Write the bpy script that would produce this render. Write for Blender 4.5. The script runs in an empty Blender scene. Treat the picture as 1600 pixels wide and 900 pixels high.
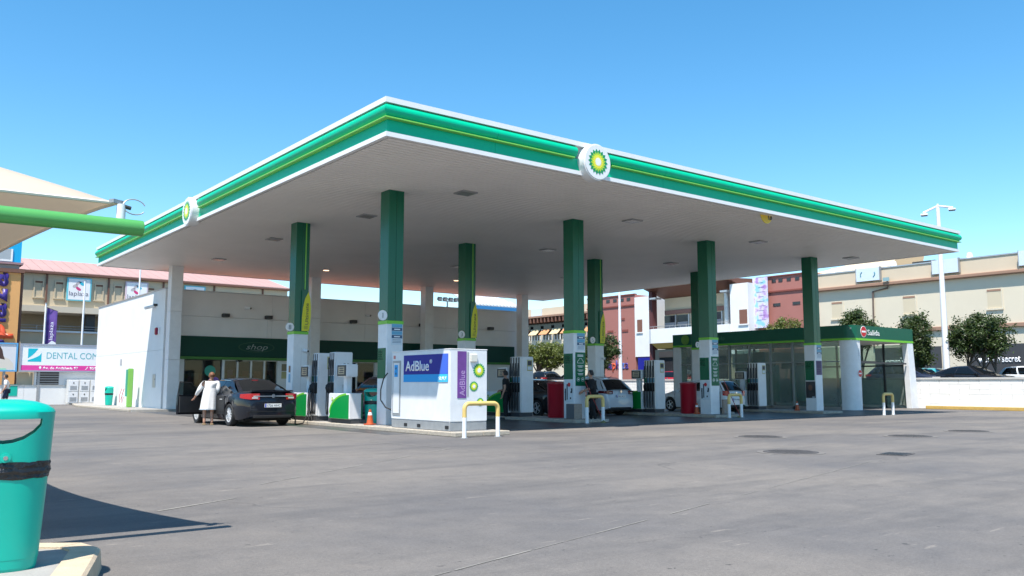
import bpy, bmesh, math, random
from mathutils import Vector, Matrix
random.seed(7)
R = math.radians
SC = bpy.context.scene
COL = SC.collection

# ------------------------------------------------------------------ camera
cd = bpy.data.cameras.new('camera'); cam = bpy.data.objects.new('camera', cd); COL.objects.link(cam)
cd.sensor_width = 36.0; cd.lens = 30.127; cd.clip_start = 0.1; cd.clip_end = 3000
yaw, pitch = R(51.8747), R(6.4166)
fw = Vector((math.cos(yaw)*math.cos(pitch), math.sin(yaw)*math.cos(pitch), math.sin(pitch)))
cam.location = (0, 0, 1.25); cam.rotation_euler = fw.to_track_quat('-Z', 'Y').to_euler()
SC.camera = cam
# ------------------------------------------------------------------ sky and sun
SUN = Vector((0.41, 0.26, -1.0)).normalized()
world = bpy.data.worlds.new('World'); SC.world = world; world.use_nodes = True
wn = world.node_tree; wn.nodes.clear()
sky = wn.nodes.new('ShaderNodeTexSky'); sky.sky_type = 'NISHITA'; sky.sun_disc = False
sky.sun_elevation = math.asin(-SUN.z); sky.sun_rotation = math.atan2(-SUN.x, -SUN.y)
sky.altitude = 0; sky.air_density = 1.0; sky.dust_density = 0.0; sky.ozone_density = 2.2
hs = wn.nodes.new('ShaderNodeHueSaturation'); hs.inputs['Hue'].default_value = 0.49; hs.inputs['Saturation'].default_value = 1.3
bg = wn.nodes.new('ShaderNodeBackground'); bg.inputs['Strength'].default_value = 0.14
wo = wn.nodes.new('ShaderNodeOutputWorld')
wn.links.new(sky.outputs[0], hs.inputs['Color']); wn.links.new(hs.outputs[0], bg.inputs[0]); wn.links.new(bg.outputs[0], wo.inputs[0])
sl = bpy.data.lights.new('sun', 'SUN'); so = bpy.data.objects.new('sun', sl); COL.objects.link(so)
sl.energy = 5.0; sl.angle = R(0.53); sl.color = (1.0, 0.94, 0.86)
so.rotation_euler = SUN.to_track_quat('-Z', 'Y').to_euler(); so.location = (-20, -12, 50)
SC.view_settings.view_transform = 'Standard'; SC.view_settings.look = 'None'
SC.view_settings.gamma = 1.0; SC.view_settings.use_curve_mapping = False
SC.view_settings.exposure = 0.71

# ------------------------------------------------------------------ materials
MATS = {}
def mat(name, rgb, rough=0.5, metal=0.0, var=0.0, vscale=4.0, bump=0.0, bscale=40.0, coat=0.0, emit=None, estr=1.0, island=0.0, spec=0.5):
    if name in MATS: return MATS[name]
    m = bpy.data.materials.new(name); m.use_nodes = True; MATS[name] = m
    nt = m.node_tree; b = nt.nodes['Principled BSDF']
    b.inputs['Base Color'].default_value = (*rgb, 1); b.inputs['Roughness'].default_value = rough
    b.inputs['Metallic'].default_value = metal; b.inputs['Coat Weight'].default_value = coat
    b.inputs['Specular IOR Level'].default_value = spec
    if emit:
        b.inputs['Emission Color'].default_value = (*emit, 1); b.inputs['Emission Strength'].default_value = estr
    tc = nt.nodes.new('ShaderNodeTexCoord')
    if var > 0 or island > 0:
        mx = nt.nodes.new('ShaderNodeMix'); mx.data_type = 'RGBA'; mx.blend_type = 'MULTIPLY'; mx.inputs[0].default_value = 1
        mx.inputs[6].default_value = (*rgb, 1)
        last = None
        if var > 0:
            n = nt.nodes.new('ShaderNodeTexNoise'); n.inputs['Scale'].default_value = vscale; n.inputs['Detail'].default_value = 6; n.inputs['Roughness'].default_value = 0.65
            nt.links.new(tc.outputs['Object'], n.inputs['Vector'])
            r = nt.nodes.new('ShaderNodeMapRange'); r.inputs[1].default_value = 0.25; r.inputs[2].default_value = 0.75
            r.inputs[3].default_value = 1 - var; r.inputs[4].default_value = 1 + var * 0.6
            nt.links.new(n.outputs['Fac'], r.inputs[0]); last = r.outputs[0]
            rr = nt.nodes.new('ShaderNodeMapRange'); rr.inputs[1].default_value = 0.2; rr.inputs[2].default_value = 0.8
            rr.inputs[3].default_value = min(1, rough * (1 + var)); rr.inputs[4].default_value = rough * (1 - var * 0.6)
            nt.links.new(n.outputs['Fac'], rr.inputs[0]); nt.links.new(rr.outputs[0], b.inputs['Roughness'])
        if island > 0:
            g = nt.nodes.new('ShaderNodeNewGeometry')
            r2 = nt.nodes.new('ShaderNodeMapRange'); r2.inputs[3].default_value = 1 - island; r2.inputs[4].default_value = 1 + island
            nt.links.new(g.outputs['Random Per Island'], r2.inputs[0])
            if last:
                mm = nt.nodes.new('ShaderNodeMath'); mm.operation = 'MULTIPLY'
                nt.links.new(last, mm.inputs[0]); nt.links.new(r2.outputs[0], mm.inputs[1]); last = mm.outputs[0]
            else: last = r2.outputs[0]
        nt.links.new(last, mx.inputs[7]); nt.links.new(mx.outputs[2], b.inputs['Base Color'])
    if bump > 0:
        n2 = nt.nodes.new('ShaderNodeTexNoise'); n2.inputs['Scale'].default_value = bscale; n2.inputs['Detail'].default_value = 4
        nt.links.new(tc.outputs['Object'], n2.inputs['Vector'])
        bp = nt.nodes.new('ShaderNodeBump'); bp.inputs['Strength'].default_value = bump; bp.inputs['Distance'].default_value = 0.02
        nt.links.new(n2.outputs['Fac'], bp.inputs['Height']); nt.links.new(bp.outputs[0], b.inputs['Normal'])
    return m
def glass(name, tint=(0.8, 0.9, 0.88), see=0.6, rough=0.03, haze=(0.5, 0.55, 0.53), hz=0.0):
    """flat pane: transparent mixed with a mirror coat by Fresnel, plus a little dusty film"""
    m = bpy.data.materials.new(name); m.use_nodes = True; nt = m.node_tree; nt.nodes.clear(); MATS[name] = m
    o = nt.nodes.new('ShaderNodeOutputMaterial'); t = nt.nodes.new('ShaderNodeBsdfTransparent')
    t.inputs[0].default_value = (*[c * see for c in tint], 1)
    g = nt.nodes.new('ShaderNodeBsdfGlossy'); g.inputs['Roughness'].default_value = rough
    lw = nt.nodes.new('ShaderNodeLayerWeight'); pw = nt.nodes.new('ShaderNodeMath'); pw.operation = 'POWER'; pw.inputs[1].default_value = 5; nt.links.new(lw.outputs['Facing'], pw.inputs[0])
    f = nt.nodes.new('ShaderNodeMath'); f.operation = 'MULTIPLY_ADD'; f.inputs[1].default_value = 0.94; f.inputs[2].default_value = 0.025; nt.links.new(pw.outputs[0], f.inputs[0])
    d = nt.nodes.new('ShaderNodeBsdfDiffuse'); d.inputs[0].default_value = (*haze, 1)
    a = nt.nodes.new('ShaderNodeMixShader'); b = nt.nodes.new('ShaderNodeMixShader')
    tc = nt.nodes.new('ShaderNodeTexCoord'); n = nt.nodes.new('ShaderNodeTexNoise'); n.inputs['Scale'].default_value = 0.7; n.inputs['Detail'].default_value = 5
    nt.links.new(tc.outputs['Object'], n.inputs['Vector'])
    r = nt.nodes.new('ShaderNodeMapRange'); r.inputs[1].default_value = 0.3; r.inputs[2].default_value = 0.7; r.inputs[3].default_value = hz * 0.4; r.inputs[4].default_value = hz * 1.5
    nt.links.new(n.outputs['Fac'], r.inputs[0]); nt.links.new(r.outputs[0], a.inputs[0])
    nt.links.new(t.outputs[0], a.inputs[1]); nt.links.new(d.outputs[0], a.inputs[2])
    nt.links.new(f.outputs[0], b.inputs[0]); nt.links.new(a.outputs[0], b.inputs[1]); nt.links.new(g.outputs[0], b.inputs[2])
    nt.links.new(b.outputs[0], o.inputs[0])
    return m

white = mat('white_panel', (0.74, 0.75, 0.76), 0.42, var=0.10, vscale=2.5)
white_wall = mat('white_render', (0.76, 0.76, 0.75), 0.75, var=0.07, vscale=0.7, bump=0.15, bscale=60)
white_trim = mat('white_trim', (0.80, 0.80, 0.80), 0.4, var=0.05)
soffit_m = mat('soffit_white', (0.88, 0.84, 0.79), 0.5, var=0.06, vscale=0.5)
shadow_gap = mat('joint_dark', (0.30, 0.29, 0.28), 0.8)
grn_dark = mat('green_cladding', (0.0, 0.11, 0.06), 0.25, var=0.06, vscale=2, spec=0.4)
grn_fascia = mat('green_fascia', (0.0, 0.47, 0.255), 0.35, var=0.07, vscale=0.8, spec=0.22)
grn_band = mat('green_band', (0.0, 0.048, 0.032), 0.45, var=0.06, spec=0.25)
grn_wash = mat('green_wash_band', (0.003, 0.105, 0.06), 0.4, var=0.08, spec=0.35)
grn_panel = mat('green_poster', (0.0, 0.115, 0.05), 0.4, spec=0.3)
lime = mat('lime', (0.16, 0.52, 0.03), 0.35)
lime_bar = mat('lime_bar', (0.20, 0.58, 0.09), 0.35)
yel_leaf = mat('yellow_leaf', (0.66, 0.64, 0.015), 0.4)
yellow = mat('yellow_paint', (0.72, 0.51, 0.17), 0.45, var=0.15, vscale=9)
teal = mat('teal_plastic', (0.0, 0.42, 0.315), 0.32, var=0.05, vscale=3, bump=0.04, bscale=160)
black = mat('black_rubber', (0.012, 0.012, 0.013), 0.55)
dark = mat('dark_grey', (0.04, 0.042, 0.045), 0.5, var=0.1)
steel = mat('grey_steel', (0.36, 0.37, 0.38), 0.45, 0.4, var=0.15, vscale=6)
alu = mat('aluminium', (0.52, 0.53, 0.54), 0.38, 0.6, var=0.08)
red_bin = mat('red_plastic', (0.36, 0.006, 0.018), 0.3, var=0.08)
red = mat('red_sign', (0.55, 0.01, 0.02), 0.4)
signblue = mat('deep_blue', (0.018, 0.022, 0.26), 0.4, spec=0.15)
cyan = mat('cyan', (0.01, 0.33, 0.72), 0.4, spec=0.2)
purple = mat('purple_print', (0.16, 0.05, 0.27), 0.4, var=0.3, vscale=2.2)
pl_white = mat('lettering_white', (0.86, 0.86, 0.86), 0.4)
ink = mat('ink_dark', (0.03, 0.035, 0.05), 0.5)
orange = mat('orange_rubber', (0.48, 0.085, 0.02), 0.5, var=0.15, vscale=12)
kerb_m = mat('kerb_concrete', (0.42, 0.37, 0.30), 0.85, var=0.28, vscale=7, bump=0.5, bscale=70)
slab_m = mat('island_slab', (0.33, 0.315, 0.29), 0.85, var=0.22, vscale=3, bump=0.3, bscale=60)
dkglass = mat('dark_glass', (0.006, 0.008, 0.010), 0.03, spec=0.4)
chrome = mat('chrome', (0.75, 0.75, 0.76), 0.12, 1.0)
clear = glass('clear_glass', see=0.55, hz=0.02)
washglass = glass('wash_glass', (0.80, 0.92, 0.86), 0.90, 0.05, (0.44, 0.47, 0.45), 0.26)

# ------------------------------------------------------------------ mesh helpers
class MB:
    def __init__(s): s.v = []; s.f = []
    def quadbox(s, p):
        i = len(s.v); s.v += [tuple(a) for a in p]
        s.f += [(i, i+3, i+2, i+1), (i+4, i+5, i+6, i+7), (i, i+1, i+5, i+4), (i+1, i+2, i+6, i+5), (i+2, i+3, i+7, i+6), (i+3, i, i+4, i+7)]
        return s
    def box(s, x0, y0, z0, x1, y1, z1):
        x0, x1 = min(x0, x1), max(x0, x1); y0, y1 = min(y0, y1), max(y0, y1); z0, z1 = min(z0, z1), max(z0, z1)
        return s.quadbox([(x0, y0, z0), (x1, y0, z0), (x1, y1, z0), (x0, y1, z0), (x0, y0, z1), (x1, y0, z1), (x1, y1, z1), (x0, y1, z1)])
    def boxc(s, c, sz, M=None):
        h = [a / 2 for a in sz]; c = Vector(c); P = []
        for z in (-h[2], h[2]):
            for x, y in ((-h[0], -h[1]), (h[0], -h[1]), (h[0], h[1]), (-h[0], h[1])):
                q = Vector((x, y, z)); P.append(c + (M @ q if M else q))
        return s.quadbox(P)
    def cyl(s, p0, p1, r0, r1=None, n=14, caps=True):
        r1 = r0 if r1 is None else r1; p0, p1 = Vector(p0), Vector(p1); d = (p1 - p0).normalized()
        a = d.orthogonal().normalized(); b = d.cross(a); i = len(s.v)
        for p, r in ((p0, r0), (p1, r1)):
            for k in range(n):
                t = 2 * math.pi * k / n; s.v.append(tuple(p + (a * math.cos(t) + b * math.sin(t)) * r))
        for k in range(n): s.f.append((i+k, i+(k+1) % n, i+n+(k+1) % n, i+n+k))
        if caps: s.f.append(tuple(i+k for k in reversed(range(n)))); s.f.append(tuple(i+n+k for k in range(n)))
        return s
    def tube(s, pts, r, n=8, caps=True):
        pts = [Vector(p) for p in pts]; rs = r if isinstance(r, (list, tuple)) else [r] * len(pts); i0 = len(s.v); up = None
        for j, p in enumerate(pts):
            d = (pts[min(j+1, len(pts)-1)] - pts[max(j-1, 0)]).normalized()
            if up is None: a = d.orthogonal().normalized()
            else: a = (up - d * up.dot(d)).normalized()
            up = a; b = d.cross(a)
            for k in range(n):
                t = 2 * math.pi * k / n; s.v.append(tuple(p + (a * math.cos(t) + b * math.sin(t)) * rs[j]))
        for j in range(len(pts) - 1):
            for k in range(n):
                q = i0 + j * n; s.f.append((q+k, q+(k+1) % n, q+n+(k+1) % n, q+n+k))
        if caps:
            s.f.append(tuple(i0+k for k in reversed(range(n)))); q = i0 + (len(pts)-1) * n; s.f.append(tuple(q+k for k in range(n)))
        return s
    def prism(s, poly, fn0, fn1):
        """poly of 2-D points; fn0 / fn1 map a 2-D point to the two end faces"""
        i = len(s.v); n = len(poly)
        s.v += [tuple(fn0(*p)) for p in poly] + [tuple(fn1(*p)) for p in poly]
        s.f.append(tuple(i+k for k in reversed(range(n)))); s.f.append(tuple(i+n+k for k in range(n)))
        for k in range(n): s.f.append((i+k, i+(k+1) % n, i+n+(k+1) % n, i+n+k))
        return s
    def lathe(s, prof, n=24, c=(0, 0, 0), sx=1, sy=1, sq=2.0):
        i = len(s.v)
        for r, z in prof:
            for k in range(n):
                t = 2 * math.pi * k / n; ct, st = math.cos(t), math.sin(t)
                q = (abs(ct) ** sq + abs(st) ** sq) ** (-1 / sq)
                s.v.append((c[0] + r * q * ct * sx, c[1] + r * q * st * sy, c[2] + z))
        for j in range(len(prof) - 1):
            for k in range(n):
                q = i + j * n; s.f.append((q+k, q+(k+1) % n, q+n+(k+1) % n, q+n+k))
        s.f.append(tuple(i+k for k in reversed(range(n)))); q = i + (len(prof)-1) * n; s.f.append(tuple(q+k for k in range(n)))
        return s
    def grid(s, fn, nu, nv):
        i = len(s.v)
        for a in range(nu + 1):
            for b in range(nv + 1): s.v.append(tuple(fn(a / nu, b / nv)))
        for a in range(nu):
            for b in range(nv):
                q = i + a * (nv + 1) + b; s.f.append((q, q + nv + 1, q + nv + 2, q + 1))
        return s
    def loop_strip(s, A, B):
        i = len(s.v); n = len(A); s.v += [tuple(p) for p in A] + [tuple(p) for p in B]
        for k in range(n): s.f.append((i+k, i+(k+1) % n, i+n+(k+1) % n, i+n+k))
        return s
    def mesh(s, name, m, smooth=False, bevel=0, seg=1, fix=True, ang=38):
        me = bpy.data.meshes.new(name); me.from_pydata(s.v, [], s.f)
        if fix or bevel:
            bm = bmesh.new(); bm.from_mesh(me)
            if fix: bmesh.ops.recalc_face_normals(bm, faces=bm.faces)
            if bevel:
                es = [e for e in bm.edges if len(e.link_faces) == 2 and e.calc_face_angle(0) > 0.6]
                bmesh.ops.bevel(bm, geom=es, offset=bevel, segments=seg, affect='EDGES', clamp_overlap=True)
            bm.to_mesh(me); bm.free()
        if smooth:
            me.polygons.foreach_set('use_smooth', [True] * len(me.polygons)); me.set_sharp_from_angle(angle=R(ang))
        me.materials.append(m); me.update()
        return me
    def build(s, name, m, parent=None, smooth=False, bevel=0, seg=1, fix=True, loc=None, ang=38, label=None, kind=None):
        o = bpy.data.objects.new(name, s.mesh(name, m, smooth, bevel, seg, fix, ang)); COL.objects.link(o)
        if parent: o.parent = parent
        if loc: o.location = loc
        if label: o['label'] = label
        if kind: o['kind'] = kind
        return o
def B(*a): return MB().box(*a)
def obj(name, me, parent=None, loc=None, rz=None):
    o = bpy.data.objects.new(name, me); COL.objects.link(o)
    if parent: o.parent = parent
    if loc: o.location = loc
    if rz: o.rotation_euler.z = rz
    return o
def tag(o, label, cat, group=None):
    o['label'] = label; o['category'] = cat
    if group: o['group'] = group
    return o
def thing(name, label, cat, loc=(0, 0, 0), rz=0, group=None):
    o = bpy.data.objects.new(name, None); COL.objects.link(o); o.empty_display_size = 0.2
    o.location = loc; o.rotation_euler.z = rz
    return tag(o, label, cat, group)
def struct(o): o['kind'] = 'structure'; return o
def dup(o, parent=None, swap=None):
    c = o.copy(); COL.objects.link(c); c.parent = parent
    if swap and c.type == 'MESH' and c.material_slots and c.material_slots[0].material == swap[0]:
        c.material_slots[0].link = 'OBJECT'; c.material_slots[0].material = swap[1]
    for ch in o.children: dup(ch, c, swap)
    return c
FACE = {'-Y': (Vector((1, 0, 0)), Vector((0, 0, 1)), Vector((0, -1, 0))), '-X': (Vector((0, -1, 0)), Vector((0, 0, 1)), Vector((-1, 0, 0))),
        '+Y': (Vector((-1, 0, 0)), Vector((0, 0, 1)), Vector((0, 1, 0))), '+X': (Vector((0, 1, 0)), Vector((0, 0, 1)), Vector((1, 0, 0)))}
def text(s, m, parent, face, loc, height, width=None, vertical=False, depth=0.004, name='lettering', align='LEFT', shear=0, bold=0.0, label=None):
    """flat lettering: loc = lower left corner of the line, height = cap height"""
    cu = bpy.data.curves.new('t', 'FONT'); cu.body = s; cu.size = 1; cu.shear = shear; cu.offset = bold; cu.resolution_u = 3
    cu.extrude = 0.0; t = bpy.data.objects.new('t', cu); COL.objects.link(t)
    dg = bpy.context.evaluated_depsgraph_get(); me = bpy.data.meshes.new_from_object(t.evaluated_get(dg))
    bpy.data.objects.remove(t); bpy.data.curves.remove(cu)
    xs = [v.co.x for v in me.vertices]; x0, x1 = min(xs), max(xs); k = height / 0.70
    kx = width / (x1 - x0) if width else k
    r, u, n = FACE[face]
    if vertical: r, u = u, -r
    loc = Vector(loc); off = (x1 - x0) / 2 if align == 'CENTER' else 0
    for v in me.vertices: v.co = loc + r * ((v.co.x - x0 - off) * kx) + u * (v.co.y * k) + n * depth
    bm = bmesh.new(); bm.from_mesh(me)
    ext = bmesh.ops.extrude_face_region(bm, geom=list(bm.faces)); bmesh.ops.translate(bm, verts=[e for e in ext['geom'] if isinstance(e, bmesh.types.BMVert)], vec=-n * (depth * 0.8))
    bmesh.ops.recalc_face_normals(bm, faces=bm.faces); bm.to_mesh(me); bm.free()
    me.materials.clear(); me.materials.append(m); me.name = name
    o = obj(name, me, parent)
    if label: o['label'] = label
    return o
def flat(face, loc, poly, m, parent, name, d=0.006, thick=0.005, **kw):
    """a flat shape lying on a wall: poly in (right, up) metres from loc, d = how far proud"""
    r, u, n = FACE[face]; loc = Vector(loc)
    return MB().prism(poly, lambda a, b: loc + r*a + u*b + n*(d - thick), lambda a, b: loc + r*a + u*b + n*d).build(name, m, parent, **kw)
def rect(a0, b0, a1, b1): return [(a0, b0), (a1, b0), (a1, b1), (a0, b1)]
def circ(cx, cy, rx, ry=None, n=28): ry = ry or rx; return [(cx + rx * math.cos(2*math.pi*k/n), cy + ry * math.sin(2*math.pi*k/n)) for k in range(n)]
def star(cx, cy, ro, ri, n=18, ph=0.0):
    return [(cx + (ro if k % 2 == 0 else ri) * math.cos(math.pi*k/n + ph), cy + (ro if k % 2 == 0 else ri) * math.sin(math.pi*k/n + ph)) for k in range(2*n)]
em_green = mat('emblem_green', (0.0, 0.27, 0.09), 0.35); em_lime = mat('emblem_lime', (0.42, 0.66, 0.03), 0.35); em_yel = mat('emblem_yellow', (0.85, 0.75, 0.04), 0.35)
def sunburst(face, loc, rad, parent, d=0.006):
    g = math.pi / 18
    flat(face, loc, star(0, 0, rad, rad * 0.80), em_green, parent, 'outer_petals', d)
    flat(face, loc, star(0, 0, rad * 0.78, rad * 0.60, 18, g), em_lime, parent, 'inner_petals', d + 0.003, 0.0026)
    flat(face, loc, star(0, 0, rad * 0.58, rad * 0.46), em_yel, parent, 'sun_rays', d + 0.006, 0.0026)
    flat(face, loc, star(0, 0, rad * 0.36, rad * 0.24, 18, g), pl_white, parent, 'sun_centre', d + 0.009, 0.0026)

# ------------------------------------------------------------------ ground
def ground_mat(name, base, dk, lt, rough, sc=1.0, crack=True):
    m = bpy.data.materials.new(name); m.use_nodes = True; nt = m.node_tree; b = nt.nodes['Principled BSDF']; MATS[name] = m
    tc = nt.nodes.new('ShaderNodeTexCoord')
    def noise(s, d=6, r=0.6, vec=None):
        n = nt.nodes.new('ShaderNodeTexNoise'); n.inputs['Scale'].default_value = s; n.inputs['Detail'].default_value = d; n.inputs['Roughness'].default_value = r
        nt.links.new(vec or tc.outputs['Object'], n.inputs['Vector']); return n.outputs['Fac']
    def ramp(f, lo, hi, a, c):
        r = nt.nodes.new('ShaderNodeMapRange'); r.inputs[1].default_value = lo; r.inputs[2].default_value = hi; r.inputs[3].default_value = a; r.inputs[4].default_value = c
        nt.links.new(f, r.inputs[0]); return r.outputs[0]
    def mix(fac, c1, c2, mode='MIX'):
        x = nt.nodes.new('ShaderNodeMix'); x.data_type = 'RGBA'; x.blend_type = mode
        if hasattr(fac, 'links'): nt.links.new(fac, x.inputs[0])
        else: x.inputs[0].default_value = fac
        for i, c in ((6, c1), (7, c2)):
            if hasattr(c, 'links'): nt.links.new(c, x.inputs[i])
            else: x.inputs[i].default_value = (*c, 1)
        return x.outputs[2]
    mp = nt.nodes.new('ShaderNodeMapping'); mp.inputs['Scale'].default_value = (0.16, 0.9, 1); mp.inputs['Rotation'].default_value = (0, 0, R(24))
    nt.links.new(tc.outputs['Object'], mp.inputs['Vector'])
    c = mix(ramp(noise(0.22 * sc, 5), 0.35, 0.65, 0, 1), base, lt)
    c = mix(ramp(noise(0.9 * sc, 7, 0.7, mp.outputs[0]), 0.48, 0.74, 0, 0.75), c, dk)
    c = mix(ramp(noise(2.3, 7, 0.72), 0.56, 0.72, 0, 0.3), c, dk)
    c = mix(ramp(noise(5.0, 5, 0.6), 0.66, 0.74, 0, 0.5), c, lt)
    vo = nt.nodes.new('ShaderNodeTexVoronoi'); vo.feature = 'DISTANCE_TO_EDGE'; vo.inputs['Scale'].default_value = 0.33
    wv = nt.nodes.new('ShaderNodeVectorMath'); wv.operation = 'MULTIPLY_ADD'; wv.inputs[1].default_value = (0.9, 0.9, 0); nw = nt.nodes.new('ShaderNodeTexNoise'); nw.inputs['Scale'].default_value = 1.7; nw.inputs['Detail'].default_value = 6
    nt.links.new(tc.outputs['Object'], nw.inputs['Vector']); nt.links.new(nw.outputs['Color'], wv.inputs[0]); nt.links.new(tc.outputs['Object'], wv.inputs[2]); nt.links.new(wv.outputs[0], vo.inputs['Vector'])
    cr1 = ramp(vo.outputs['Distance'], 0.0, 0.006, 1, 0); cr2 = ramp(noise(0.35, 3), 0.54, 0.62, 0, 0.4)
    mc = nt.nodes.new('ShaderNodeMath'); mc.operation = 'MULTIPLY'; nt.links.new(cr1, mc.inputs[0]); nt.links.new(cr2, mc.inputs[1])
    c = mix(mc.outputs[0], c, tuple(v * 0.45 for v in dk))
    c = mix(ramp(noise(7.5, 4, 0.6), 0.685, 0.705, 0, 0.75), c, tuple(v * 0.5 for v in dk))      # drips and tar specks
    c = mix(ramp(noise(9.5, 4, 0.6, mp.outputs[0]), 0.665, 0.70, 0, 0.65), c, tuple(min(1, v * 1.35) for v in lt))   # pale scuffs
    c = mix(ramp(noise(24, 3, 0.6), 0.62, 0.72, 0, 0.45), c, tuple(v * 0.75 for v in dk))
    g1 = ramp(noise(130, 2, 0.5), 0.3, 0.7, 0.75, 1.2); g2 = ramp(noise(34, 4, 0.8), 0.3, 0.7, 0.80, 1.20); g3 = ramp(noise(3.2, 5, 0.7), 0.3, 0.7, 0.90, 1.10)
    gm = nt.nodes.new('ShaderNodeMath'); gm.operation = 'MULTIPLY'; nt.links.new(g1, gm.inputs[0]); nt.links.new(g2, gm.inputs[1]); gn = nt.nodes.new('ShaderNodeMath'); gn.operation = 'MULTIPLY'; nt.links.new(gm.outputs[0], gn.inputs[0]); nt.links.new(g3, gn.inputs[1]); g = gn.outputs[0]
    cc = nt.nodes.new('ShaderNodeCombineColor')
    for i in range(3): nt.links.new(g, cc.inputs[i])
    c = mix(1.0, c, cc.outputs[0], 'MULTIPLY')
    nt.links.new(c, b.inputs['Base Color'])
    nt.links.new(ramp(noise(0.8, 6), 0.3, 0.7, rough * 0.85, min(1, rough * 1.15)), b.inputs['Roughness'])
    bp = nt.nodes.new('ShaderNodeBump'); bp.inputs['Strength'].default_value = 0.5; bp.inputs['Distance'].default_value = 0.012
    nt.links.new(noise(38, 6, 0.8), bp.inputs['Height']); nt.links.new(bp.outputs[0], b.inputs['Normal'])
    return m
asphalt = ground_mat('worn_paving', (0.120, 0.113, 0.110), (0.070, 0.068, 0.070), (0.188, 0.168, 0.147), 0.88)
shade_paving = ground_mat('canopy_shade_paving', (0.075, 0.072, 0.073), (0.045, 0.044, 0.047), (0.10, 0.096, 0.094), 0.42, 2.0)
g = B(-600, -600, -0.3, 600, 600, 0).build('ground', asphalt); struct(g)
g = B(10.9, 18.9, -0.05, 37.6, 41.4, 0.004).build('canopy_shade_sheet', shade_paving); struct(g)  # added sheet below the canopy, paving darkened to deepen the shade
terrace_m = mat('car_park_asphalt', (0.10, 0.10, 0.105), 0.9, var=0.2, vscale=0.6)
struct(B(45.6, -40, -0.2, 260, 220, 0.85).build('car_park_terrace', terrace_m))
faint = mat('faint_line_paint', (0.25, 0.235, 0.21), 0.8, var=0.35, vscale=5)
def line(name, a, b, w, z=0.006, m=faint):
    a, b = Vector((*a, 0)), Vector((*b, 0)); n = (b - a).normalized().cross(Vector((0, 0, 1))) * w / 2; k = max(2, int((b-a).length / 0.45)); mb = MB()
    for i in range(k):   # worn paint: broken, uneven dashes
        if random.random() < 0.08: continue
        p, q = a.lerp(b, i / k), a.lerp(b, (i + random.uniform(0.9, 1.02)) / k); s0, s1 = random.uniform(0.3, 1), random.uniform(0.3, 1)
        j = len(mb.v)
        for v in (p - n*s0, q - n*s1, q + n*s1, p + n*s0): mb.v.append((v.x, v.y, z - 0.002))
        mb.f.append((j, j+1, j+2, j+3))
    o = mb.build(name, m); return struct(o)
line('painted_line', (4.3, 10.6), (9.6, 14.2), 0.05); line('painted_line', (9.6, 14.2), (9.1, 18.6), 0.05); line('painted_line', (2.5, 4.7), (13.5, 7.6), 0.022)
line('painted_line', (2.6, 9.0), (3.6, 9.5), 0.05)
iron = mat('cast_iron', (0.085, 0.080, 0.080), 0.8, 0.1, var=0.25, vscale=10, bump=0.4, bscale=60)
collar = mat('cover_collar', (0.165, 0.152, 0.14), 0.85, var=0.2, vscale=4, bump=0.3)
def manhole(x, y, r, label):
    t = thing('manhole_cover', label, 'manhole', (x, y, 0), 0, 'manhole covers in the paving')
    MB().cyl((0, 0, -0.05), (0, 0, 0.008), r * 1.22, n=40).build('concrete_collar', collar, t)
    MB().cyl((0, 0, -0.04), (0, 0, 0.018), r, r * 0.98, n=40).build('lid', iron, t)
    mb = MB()
    for k in range(-3, 4):
        for j in range(-3, 4):
            if k*k + j*j < 11: mb.boxc((k * r * 0.24, j * r * 0.24, 0.02), (r * 0.13, r * 0.13, 0.008))
    mb.build('tread_studs', iron, t, kind='stuff')
manhole(17.44, 12.63, 0.52, 'round iron manhole cover nearest the hoop barrier by the second red bin')
manhole(13.97, 9.46, 0.50, 'round iron manhole cover closest to the camera')
manhole(20.49, 10.55, 0.50, 'round iron manhole cover between two others, right of the closest one')
manhole(23.94, 10.72, 0.50, 'round iron manhole cover farthest right in the paving')
t = thing('drain_grate', 'small square iron drain cover in the paving at right', 'drain cover', (15.07, 8.04, 0), R(12))
B(-0.32, -0.24, -0.05, 0.32, 0.24, 0.010).build('rim', iron, t)
for k in range(7): B(-0.27, -0.19 + k*0.058, 0.010, 0.27, -0.158 + k*0.058, 0.018).build('bar', dark, t)
# ------------------------------------------------------------------ canopy
CX0, CY0, CX1, CY1, ZC, ZT = 9.47, 16.67, 37.22, 44.03, 6.85, 7.75
GX = [12.49, 19.63, 26.69, 33.80]; GY = [21.59, 27.94, 42.0]
can = thing('fuel_canopy', 'huge flat white filling station canopy edged in green on tall columns', 'canopy', (CX0, CY0, ZC))
LX, LY = CX1 - CX0, CY1 - CY0
B(0.12, 0.12, 0.075, LX - 0.12, LY - 0.12, 0.80).build('roof_deck', shadow_gap, can)
mb = MB(); p = 0.20; n = int((LY - 0.3) / p)
for k in range(n): mb.box(0.13, 0.15 + k * p, 0.012, LX - 0.13, 0.15 + k * p + p - 0.034, 0.058)
mb.build('soffit_strips', soffit_m, can, kind='stuff', label='narrow white ribbed ceiling strips')
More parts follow.
